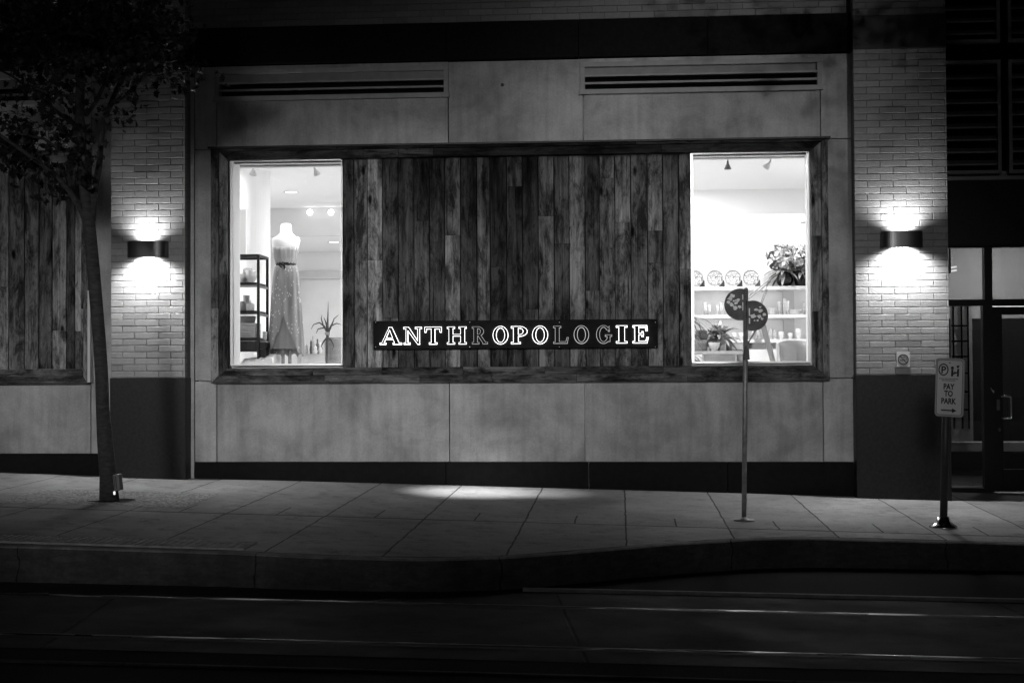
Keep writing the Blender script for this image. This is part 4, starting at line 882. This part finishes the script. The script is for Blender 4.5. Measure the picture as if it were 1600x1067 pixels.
def glyph(q, ch, x0, w_, z0, h_, y0, y1, g_=0):
    ext = max([p[0] for e in G[ch] if e[0] == 'p' for p in e[1]] + [e[1] + e[3] for e in G[ch] if e[0] == 'r' and ch in 'OPR'] + [0])
    sx = w_ / ext
    for i, e in enumerate(G[ch]):
        d = i * .0005
        if e[0] == 'p': q.prism(grow([(x0 + x * sx, z0 + z * h_) for x, z in e[1]], g_), y0 - d, y1)
        else:
            _, cx, cz, rx_, rz_, tx, tz_, a0, a1 = e
            q.arc(x0 + cx * sx, z0 + cz * h_, rx_ * sx + g_, rz_ * h_ + g_, tx * sx + 2 * g_, tz_ * h_ + 2 * g_, a0, a1, y0 - d, y1, n=40)
SGY = -.055
t = thing('letter_sign', (PX(805, 520, SGY), SGY, PZ(545, 805, SGY)), 'long dark sign board of serif letters with glowing edges on the planks', 'sign')
B('sign_board', M['board'], t, (PX(583, 520, SGY), PX(1028, 520, SGY), -.05, .02, PZ(544.5, 805, SGY), PZ(500, 805, SGY)), bevel=.004)
LT = [('A', 594, 628, 1), ('N', 631, 659, 1), ('T', 664, 690, 1), ('H', 699, 729, .75), ('R', 738, 762, .12), ('O', 770.5, 794, 1), ('P', 799, 824, 1.), ('O', 832, 856, 1), ('L', 865, 888, .14), ('O', 897, 920, .2), ('G', 932, 956, .15), ('I', 963, 980, .9), ('E', 989, 1013, 1.3)]
z0, hh = PZ(536.5, 805, SGY), PZ(510.5, 805, SGY) - PZ(536.5, 805, SGY)
hm = {}
for ch, a, c_, br in LT:
    xa, xb = PX(a + .5, 520, SGY), PX(c_ - .5, 520, SGY)
    q = MB(); glyph(q, ch, xa, xb - xa, z0, hh, -.080, -.072, .0012); lo = q.build('letter', M['letter'], t)
    if br not in hm: hm[br] = emit('letter_halo', 3.6 * br)
    q = MB(); glyph(q, ch, xa - .0005, xb - xa, z0 - .001, hh, -.066, -.0615, .0062); q.build('halo', hm[br], lo)
for px in (587, 734, 874, 1024):
    for py in (503.5, 542):
        p = onY(px, py, -.052); q = MB(); q.lathe([(.006, 0), (.004, .004), (.0005, .0045)], (0, 0, 0), 10); q.bm.transform(Matrix.Translation((p.x, -.049, p.z)) @ Matrix.Rotation(R_(90), 4, 'X')); q.build('screw', M['alu'], t)

# ================================================================== WALL LAMPS
def sconce(pxc, pyt, pyb, w_px, label):
    Y = PY; c_ = onY(pxc, (pyt + pyb) / 2, PY - .07); r = w_px / 2 * mpp(PY - .07); zt, zb_ = PZ(pyt, pxc, PY - .1), PZ(pyb, pxc, PY - .1); hh_ = (zt - zb_) / 2; zc_ = (zt + zb_) / 2
    t = thing('wall_lamp', (c_.x, PY, zc_), label, 'wall lamp', 'half-drum lamps on the brick pillars')
    q = MB(); n = 28; D_ = .13; rows = []
    for i in range(n + 1):
        a = math.pi * i / n; cx, cy = math.cos(a), math.sin(a)
        ex = (abs(cx) ** .75) * (1 if cx > 0 else -1) * r; ey = -(abs(cy) ** .6) * D_
        ix, iy = ex * .985, ey * .96
        rows.append([q.v(c_.x + ex, PY + ey, zc_ - hh_), q.v(c_.x + ex, PY + ey, zc_ + hh_), q.v(c_.x + ix, PY + iy, zc_ + hh_), q.v(c_.x + ix, PY + iy, zc_ - hh_)])
    for A, C in zip(rows, rows[1:]):
        for k in range(4): q.face([A[k], A[(k + 1) % 4], C[(k + 1) % 4], C[k]])
    q.build('shade', M['sconce'], t, smooth=False)
    q = MB(); q.box(c_.x - .05, c_.x + .05, PY - .02, PY - .001, zc_ - .035, zc_ + .035); q.build('mount', M['bronze'], t)
    q = MB(); q.lathe([(.0005, -.035), (.02, -.03), (.02, .03), (.0005, .035)], (c_.x, PY - .08, zc_), 14); q.build('bulb', emit('sconce_bulb', 5), t, smooth=True)
    for sg in (-1, 1):
        l = lamp('wall_lamp_light', 'SPOT', (c_.x, PY - .088, zc_ + sg * .05), SC_W * (1 if sg < 0 else .28) * (.8 if pxc < 800 else 1.05), .03, spot_size=R_(150), spot_blend=.9)
        l.rotation_euler = (0, 0, 0) if sg < 0 else (R_(180), 0, 0); 
SC_W = 270
sconce(229, 376.5, 402, 66, 'metal half-drum lamp glowing on the brick pillar behind the tree'); sconce(1410, 361, 387, 64, 'metal half-drum lamp glowing on the brick pillar above the no smoking sign')

# ================================================================== SIGNS IN THE STREET
def text_mesh(q, s_, size, x, z, y, fr, sx=1.0, bold=0, font_align='CENTER'):
    cu = bpy.data.curves.new('lettering', 'FONT'); cu.body = s_; cu.size = size; cu.align_x = font_align; cu.extrude = .0006; cu.offset = bold; cu.resolution_u = 3
    o = bpy.data.objects.new('lettering', cu); COL.objects.link(o); dg = bpy.context.evaluated_depsgraph_get(); me = bpy.data.meshes.new_from_object(o.evaluated_get(dg)); bpy.data.objects.remove(o)
    vs = [q.v(*fr(x + v.co.x * sx, y - v.co.z, z + v.co.y)) for v in me.vertices]
    for p in me.polygons: q.face([vs[i] for i in p.vertices])
    bpy.data.meshes.remove(me)
def rrect(w_, h_, r, n=6):
    P = []
    for cx, cz, a0 in ((w_ / 2 - r, h_ / 2 - r, 0), (-w_ / 2 + r, h_ / 2 - r, 90), (-w_ / 2 + r, -h_ / 2 + r, 180), (w_ / 2 - r, -h_ / 2 + r, 270)):
        for i in range(n + 1): a = R_(a0 + 90 * i / n); P.append((cx + r * math.cos(a), cz + r * math.sin(a)))
    return P
# parking sign
bp_ = on_walk(1474, 824); k_ = mpp(bp_.y); top = onY(1479.5, 563, bp_.y); base = Vector((bp_.x, bp_.y, walk_z(bp_.x, bp_.y)))
t = thing('parking_sign', base, 'white PAY TO PARK sign with an arrow on a dark post', 'sign')
q = MB(); q.tube([base + Vector((0, 0, .0)), top], 5.6 * k_, 20); q.tube([top, top + Vector((0, 0, .02))], [5.6 * k_, 3 * k_], 20); q.build('post', M['steel_dark'], t, smooth=True)
q = MB(); q.lathe([(.13, .002), (.127, .014), (.095, .032), (.066, .06), (.052, .1), (.0005, .1)], base, 28); q.build('base_flange', M['shiny'], t, smooth=True)
ax = (top - base).normalized(); sc_ = onY(1484, 605.5, bp_.y - .07); SW, SH = .335, 89 * k_; yaw = R_(-37)
MT = Matrix.Translation((sc_.x, bp_.y - .068, sc_.z)) @ Matrix.Rotation(yaw, 4, 'Z') @ Matrix.Rotation(R_(2.3), 4, 'Y')
SW = 37 * k_ / math.cos(yaw)
fr = lambda x, y, z: tuple(MT @ Vector((x, y, z)))
q = MB(); q.prism(rrect(SW, SH, .035), -.002, .002, fr); pl = q.build('plate', M['signg'], t)
q = MB(); q.prism(rrect(SW - .022, SH - .022, .028), -.004, -.0021, fr); q.build('reflective_face', M['signw'], pl)
q = MB(); P1, P2 = rrect(SW - .03, SH - .03, .026), rrect(SW - .04, SH - .04, .022)
for i in range(len(P1)):
    j_ = (i + 1) % len(P1); q.face([q.v(*fr(P1[i][0], -.0046, P1[i][1])), q.v(*fr(P1[j_][0], -.0046, P1[j_][1])), q.v(*fr(P2[j_][0], -.0046, P2[j_][1])), q.v(*fr(P2[i][0], -.0046, P2[i][1]))])
q.build('border', M['signk'], pl)
q = MB(); F_ = lambda x, y, z: fr(x, y - .0047, z); hx_, hz_ = SW / 37, SH / 77   # face units
def U(x, y): return ((x - 295) / 380 * SW * 1.04, (585 - y) / 750 * SH * .985)    # from a close-up of the sign in the photograph
cx_, cz_ = U(213, 353); q.arc(cx_, cz_, .065 * SW / .37, .05 * SH / .55 * 1.15, .011, .011, 0, 360, -.0006, .0006, F_, 32)
text_mesh(q, 'P', .085 * SH / .55 * 1.1, cx_, cz_ - .031 * SH / .55 * 1.1, 0, F_, 1.05, .002)
for s_, yy in (('PAY', 570), ('TO', 660), ('PARK', 758)): x_, z_ = U(285, yy); text_mesh(q, s_, .074 * SH / .55, x_, z_ - .027 * SH / .55, 0, F_, .8, .0026)
for yy, ww in ((478, 190), (500, 140)):
    x_, z_ = U(290, yy)
    for k in range(int(ww / 13)): xx_ = x_ + (k - ww / 26) * .0135; q.prism([(xx_, z_), (xx_ + .008, z_), (xx_ + .008, z_ + .009), (xx_, z_ + .009)], -.0005, .0005, F_)
a_, b_2 = U(195, 882), U(340, 882); q.prism([(a_[0], a_[1] - .006), (b_2[0], a_[1] - .006), (b_2[0], a_[1] + .006), (a_[0], a_[1] + .006)], -.0005, .0005, F_); q.prism([(b_2[0] - .005, a_[1] - .022), (b_2[0] + .04, a_[1]), (b_2[0] - .005, a_[1] + .022)], -.0007, .0007, F_)
def blob(pts): q.prism([U(*p) for p in pts], -.0005, .0005, F_)
blob([(312, 350), (338, 350), (340, 400), (336, 438), (310, 438)]); x_, z_ = U(325, 328); q.arc(x_, z_, .015, .015, .015, .0149, 0, 360, -.0005, .0005, F_, 14)
blob([(385, 340), (410, 335), (408, 438), (384, 438)]); blob([(338, 392), (385, 375), (386, 392), (340, 412)]); blob([(376, 300), (412, 290), (408, 318), (384, 330)]); blob([(350, 372), (362, 372), (364, 405), (350, 410)])
x_, z_ = U(292, 262); blob([(284, 252), (300, 256), (298, 276), (286, 272)])
q.build('lettering', M['signk'], pl)
# round signs on the light post
bp2 = on_walk(1162.5, 813.5); Yp = bp2.y; k_ = mpp(Yp); base = Vector((bp2.x, Yp, walk_z(bp2.x, Yp))); top = onY(1165.5, 452, Yp)
t = thing('round_sign_post', base, 'slim pale post carrying two dark round signs in front of the right window', 'sign')
q = MB(); q.tube([base, top], 3.7 * k_, 18); q.tube([top, top + Vector((0, 0, .015))], [3.7 * k_, 2 * k_], 18); q.build('post', M['steel'], t, smooth=True)
q = MB(); q.lathe([(16 * k_, .001), (16 * k_, .012), (6 * k_, .018), (4 * k_, .04), (.0005, .04)], base, 28); q.build('base_flange', M['steel'], t, smooth=True)
def zz(px, py): p = onY(px, py, Yp); return p
for cxp, czp, rr, sgn, m_ in ((1157.5, 475.5, 25, -1, 'disc'), (1175.5, 493.5, 23.5, 1, 'disc')):
    c_ = zz(cxp, czp); r = rr * k_; edge = zz(1165.5, 480).x; q = MB(); P = []
    for i in range(41):
        a = 2 * math.pi * i / 40; x, z = c_.x + r * math.cos(a), c_.z + r * math.sin(a)
        if (x - edge) * sgn > -0.0: P.append((x, z, a))
    P.sort(key=lambda p: p[2] if sgn < 0 else ((p[2] + math.pi) % (2 * math.pi)))
    P = [(p[0], p[1]) for p in P]; y0 = Yp + (.03 if sgn < 0 else -.045)
    P = [(edge, P[0][1])] + P + [(edge, P[-1][1])]
    q.prism(P, y0, y0 + .012); d_ = q.build('round_sign', M['disc'], t, bevel=.003)
    # irregular pale marks on the disc
    q = MB(); rnd_ = random.Random(3 if sgn < 0 else 8)
    spots = ((1141, 466, 3.6), (1145, 462, 3.4), (1139, 472, 2.6), (1144, 476, 3.4), (1149, 481, 3), (1153, 469, 3.4), (1150, 473, 2.4), (1156, 479, 3), (1147, 470, 1.6)) if sgn < 0 else ((1176, 494, 4), (1181, 484, 3), (1188, 486, 3.2), (1186, 495, 3), (1193, 492, 2.6), (1190, 498, 2.2), (1183, 501, 1.8), (1178, 501, 1.5), (1187, 480, 1.6))
    for i, (ax_, az_, ar_) in enumerate(spots):
        p = zz(ax_, az_); P = []; ph = rnd_.uniform(0, 6)
        for kx in range(11):
            a = 2 * math.pi * kx / 11; rr2 = ar_ * k_ * rnd_.uniform(.7, 1.45); P.append((p.x + rr2 * math.cos(a), p.z + rr2 * math.sin(a) * .8))
        q.prism(P, y0 - .0012 - i * .0003, y0 - .0002)
    q.build('pale_mark', M['pale_mark'], d_)
    q = MB(); ex_ = zz(1161.3 if sgn < 0 else 1170.2, 480).x
    for a_, b_2 in (((459, 466), (469, 474), (476, 484)) if sgn < 0 else ((482, 494), (496, 505))) if False else [((460, 468)), ((472, 485))] if sgn < 0 else [((482, 494)), ((497, 506))]: q.box(ex_ - .006, ex_ + .006, y0 - .004, y0 - .0001, zz(1165, b_2).z, zz(1165, a_).z)
    q.build('bracket_edge', M['pale_mark'], d_)
q = MB(); q.prism([(zz(1161, 570).x, zz(1161, 562).z), (zz(1171, 562).x, zz(1171, 562).z), (zz(1170, 545).x, zz(1170, 548).z), (zz(1167, 540).x, zz(1167, 540).z), (zz(1163, 541).x, zz(1163, 541).z)], Yp - .045, Yp - .03); q.build('clamp', M['steel_dark'], t, bevel=.004)
# no smoking notice on the right pillar
a, c_ = onY(1401, 549.5, PY - .012), onY(1421.5, 573, PY - .012); w_ = c_.x - a.x; cx_, cz_ = (a.x + c_.x) / 2, (a.z + c_.z) / 2
t = thing('no_smoking_sign', (cx_, PY, cz_), 'small square no smoking notice on the right brick pillar', 'sign')
B('plate', M['signw'], t, (a.x, c_.x, PY - .014, PY - .004, c_.z, a.z))
q = MB(); r = w_ * .42; q.arc(cx_, cz_ - .003, r, r, .011, .011, 0, 360, -.0008, .0008, lambda x, y, z: (x, y + PY - .015, z), 32)
F_ = lambda x, y, z: (x, y + PY - .0153, z)
q.prism([(cx_ - r * .72, cz_ + r * .62), (cx_ - r * .6, cz_ + r * .72), (cx_ + r * .7, cz_ - r * .65), (cx_ + r * .6, cz_ - r * .75)], -.0005, .0005, F_)
q.prism([(cx_ - r * .65, cz_ - r * .26), (cx_ - r * .02, cz_ - r * .26), (cx_ + .0, cz_ - r * .1), (cx_ - r * .65, cz_ - r * .1)], -.0012, .0008, F_); q.prism([(cx_ + r * .2, cz_ - r * .26), (cx_ + r * .4, cz_ - r * .26), (cx_ + r * .4, cz_ - r * .1), (cx_ + r * .12, cz_ - r * .1)], -.0012, .0008, F_)
q.arc(cx_ + r * .28, cz_ + r * .38, r * .22, r * .22, .005, .005, 0, 250, -.0005, .0005, F_, 16); q.arc(cx_ + r * .5, cz_ + .0, r * .16, r * .3, .005, .005, -60, 90, -.0005, .0005, F_, 12)
q.build('pictogram', M['signk'], t)

# ================================================================== STREET TREES
LEAF = [(0, -.5), (.07, -.22), (.36, -.3), (.26, -.08), (.52, .1), (.24, .16), (.2, .32), (0, .55), (-.2, .32), (-.24, .16), (-.52, .1), (-.26, -.08), (-.36, -.3), (-.07, -.22)]
def add_leaf(q, p, size, rng_):
    hang = Matrix.Rotation(rng_.uniform(0, 6.28), 3, 'Z') @ Matrix.Rotation(rng_.gauss(R_(65), .5), 3, 'X') @ Matrix.Rotation(rng_.uniform(0, 6.28) if rng_.random() < .4 else rng_.gauss(math.pi, .5), 3, 'Z')
    vs = [q.v(p + hang @ Vector((x * size, y * size, abs(x) * size * .35))) for x, y in LEAF]; q.face(vs)
def branch(q, pts, r0, r1, n=7): q.tube(pts, [r0 + (r1 - r0) * i / (len(pts) - 1) for i in range(len(pts))], n)
def make_tree(name, base, trunk, limbs, twigs_fn, nleaf, label, seed, leafsize=.09):
    rg = random.Random(seed); t = thing(name, base, label, 'tree', 'young maples along the kerb')
    q = MB(); q.tube(trunk[0], trunk[1], 14); [branch(q, l[0], l[1], l[2], 8) for l in limbs]; tips = twigs_fn(q, rg); q.build('trunk', M['bark'], t, smooth=True)
    q = MB()
    for tip, d, L, k in tips:
        for _ in range(k):
            u = rg.random(); p = tip + d * (L * u) + Vector((rg.gauss(0, .07), rg.gauss(0, .07), rg.gauss(-.03, .06)))
            add_leaf(q, p, leafsize * rg.uniform(.6, 1.25), rg)
    q.build('crown', M['leaf'], t); return t
tbz = Vector((tb.x, tb.y, walk_z(tb.x, tb.y)))
def tp(px, py, dy=0.): return onY(px, py, tb.y + dy)
TR = [tbz - Vector((0, 0, .03)), tp(169, 745), tp(164, 690), tp(160.5, 640), tp(159, 590), tp(156, 540), tp(151, 480), tp(145, 410), tp(139, 350), tp(136, 320, .02), tp(131, 285, .05), tp(128, 240, .05), tp(124, 180, .0), tp(126, 110, -.1), tp(118, 50, -.1), tp(112, -20), tp(108, -110), tp(112, -220)]
k_ = mpp(tb.y); rad = [17, 14.5, 13, 12, 11.5, 11.5, 11.5, 11.5, 11.5, 11, 9.5, 9, 8.5, 7.5, 6.5, 5.5, 4, 2]; rad = [r * k_ * (.93 if i < 3 else .88) for i, r in enumerate(rad)]
LM = [([tp(141, 365), tp(128, 330), tp(110, 300, -.1), tp(85, 272, -.2), tp(55, 250, -.3), tp(20, 225, -.4), tp(-30, 190, -.5)], 6 * k_, 2 * k_),
      ([tp(143, 345), tp(147, 300, .05), tp(155, 260, .1), tp(158, 220, .15), tp(163, 185, .15), tp(175, 162, .1), tp(198, 148, .05), tp(214, 133, 0), tp(226, 115, 0), tp(250, 95, 0)], 6.5 * k_, 1.6 * k_),
      ([tp(172, 165, .1), tp(183, 138, .2), tp(200, 110, .2), tp(215, 70, .2), tp(235, 20, .3), tp(250, -60, .3)], 4.2 * k_, 1.5 * k_),
      ([tp(134, 180), tp(150, 160, -.1), tp(163, 132, -.2), tp(170, 95, -.2), tp(185, 40, -.3), tp(200, -60, -.3)], 4 * k_, 1.5 * k_),
      ([tp(128, 240), tp(90, 232, -.1), tp(68, 217, -.15), tp(45, 212, -.2), tp(10, 205, -.3)], 3.4 * k_, 1.2 * k_),
      ([tp(126, 110), tp(100, 70, .2), tp(70, 30, .3), tp(30, -20, .3), tp(-20, -80, .4)], 4 * k_, 1.6 * k_),
      ([tp(124, 200), tp(95, 180, .2), tp(60, 150, .4), tp(20, 120, .5), tp(-40, 90, .6)], 4 * k_, 1.4 * k_),
      ([tp(118, 40), tp(150, 0, .3), tp(190, -70, .4), tp(230, -140, .5)], 4 * k_, 1.6 * k_),
      ([tp(225, 118, 0), tp(250, 118, -.1), tp(275, 112, -.15), tp(300, 112, -.2)], 1.8 * k_, .8 * k_)]
def left_twigs(q, rg):
    out = []
    def twig(p, d, L, k, r=.006):
        d = d.normalized(); e = p + d * L; q.tube([p, p + d * L * .5 + Vector((0, 0, .02)), e], [r, r * .7, .002], 5); out.append((p, d, L, k))
    # spread of foliage as seen in the photograph: dense high on the left, thinning downwards
    dens = [(60, 40, 100, 60, 60), (150, 40, 95, 55, 60), (230, 45, 60, 50, 44), (60, 115, 90, 40, 34), (150, 105, 60, 30, 17), (205, 88, 60, 20, 24), (262, 100, 42, 13, 16), (296, 120, 12, 16, 7), (30, 190, 45, 26, 9), (118, 190, 24, 45, 8), (18, 228, 42, 24, 26), (80, 205, 30, 18, 5), (128, 250, 16, 36, 6), (196, 182, 8, 10, 3), (30, 262, 36, 12, 6), (122, 225, 16, 34, 5), (100, 285, 14, 14, 4), (75, 268, 16, 8, 5), (200, 152, 12, 9, 3)]
    for cx, cy, rx_, ry_, n in dens:
        for _ in range(n):
            a = rg.uniform(0, 6.28); r = math.sqrt(rg.random()); p = tp(cx + rx_ * r * math.cos(a), cy + ry_ * r * math.sin(a), rg.uniform(-.9, .9) * (1 if cy < 150 else .35))
            twig(p, Vector((rg.gauss(0, 1), rg.gauss(0, 1), rg.gauss(.1, .6))), rg.uniform(.12, .3), rg.randint(7, 12) if cx < 250 else 5, .004)
    for _ in range(230):   # the rest of the crown above and left of the picture
        a, b_ = rg.uniform(0, 6.28), rg.uniform(-1, 1); r = rg.random() ** .4; s_ = math.sqrt(1 - b_ * b_)
        p = Vector((tb.x - .6 + 2.1 * r * s_ * math.cos(a), tb.y + 1.7 * r * s_ * math.sin(a), 6.6 + 1.7 * r * b_))
        twig(p, Vector((rg.gauss(0, 1), rg.gauss(0, 1), rg.gauss(.1, .6))), rg.uniform(.15, .4), 12)
    return out
make_tree('maple_tree', tbz, (TR, rad), LM, left_twigs, 0, 'slender maple tree with dark leaves growing from the gravel pit on the left', 5)
# next maple along the kerb: its trunk is outside the picture on the right, its crown throws leaf shadows on the wall
X2, Y2 = 5.6, -3.6; b2_ = Vector((X2, Y2, walk_z(X2, Y2)))
tr2 = [b2_, b2_ + Vector((.03, 0, 1.2)), b2_ + Vector((-.02, 0, 2.6)), b2_ + Vector((-.1, .05, 3.8)), b2_ + Vector((-.2, 0, 5.2)), b2_ + Vector((-.2, 0, 7))]
def limb(dx, dy, z0, z1): return ([b2_ + Vector((-.05, 0, z0)), b2_ + Vector((dx * .4, dy * .4, z0 + (z1 - z0) * .6)), b2_ + Vector((dx, dy, z1))], .035, .012)
lm2 = [limb(-2.6, -.3, 3.2, 5.1), limb(-1.8, .8, 3.5, 6.2), limb(1.6, -.4, 3.3, 5.5), limb(.8, 1.2, 3.6, 6.2), limb(-1.4, -1, 3.4, 6)]
def right_twigs(q, rg):
    out = []
    for _ in range(330):
        a, b_ = rg.uniform(0, 6.28), rg.uniform(-1, 1); r = rg.random() ** .45; s_ = math.sqrt(1 - b_ * b_)
        p = Vector((X2 - .7 + 3.3 * r * s_ * math.cos(a), Y2 + 1.5 * r * s_ * math.sin(a), 6.2 + 1.35 * r * b_))
        lim = 1.37 + (p.y + 16.2) * .262
        if p.x < 3.9 + (p.y + 3.6) * .25 and p.z < lim + .12: continue
        d = Vector((rg.gauss(0, 1), rg.gauss(0, 1), rg.gauss(.1, .6))).normalized(); L = rg.uniform(.15, .3); q.tube([p, p + d * L], [.006, .002], 5); out.append((p, d, L, 11))
    return out
make_tree('maple_tree', b2_, (tr2, [.1, .085, .08, .07, .05, .02]), lm2, right_twigs, 0, 'maple tree standing at the kerb beyond the parking sign', 9)
# electrical box strapped to the trunk
p = tp(184.5, 754, -.02); t = thing('outlet_box', (p.x, p.y, p.z), 'small grey electrical box on the right side of the tree trunk near the ground', 'box')
q = MB(); mt = Matrix.Translation(p) @ Matrix.Rotation(R_(-6), 4, 'Y')
q.box(-.032, .032, -.05, .05, -.075, .085); q.bm.transform(mt); q.build('housing', M['box'], t, bevel=.008)
q = MB(); q.box(-.004, .004, -.056, -.049, -.06, .07); q.box(-.02, -.014, -.056, -.049, -.06, .07); q.bm.transform(mt); q.build('cover_ridge', M['steel_dark'], t)
q = MB(); q.lathe([(.011, 0), (.012, .03), (.0005, .035)], (p.x - .028, p.y - .03, p.z - .115), 10); q.build('indicator_light', emit('indicator', 1.2), t)
# the shop's spotlight that picks out the mannequin
l = lamp('mannequin_spot', 'SPOT', (PX(491, 258, .75), .6, 3.7), 90, .03, spot_size=R_(40), spot_blend=.6); aim(l, (PX(447, 380, .95), .95, PZ(372, 447, .95)))
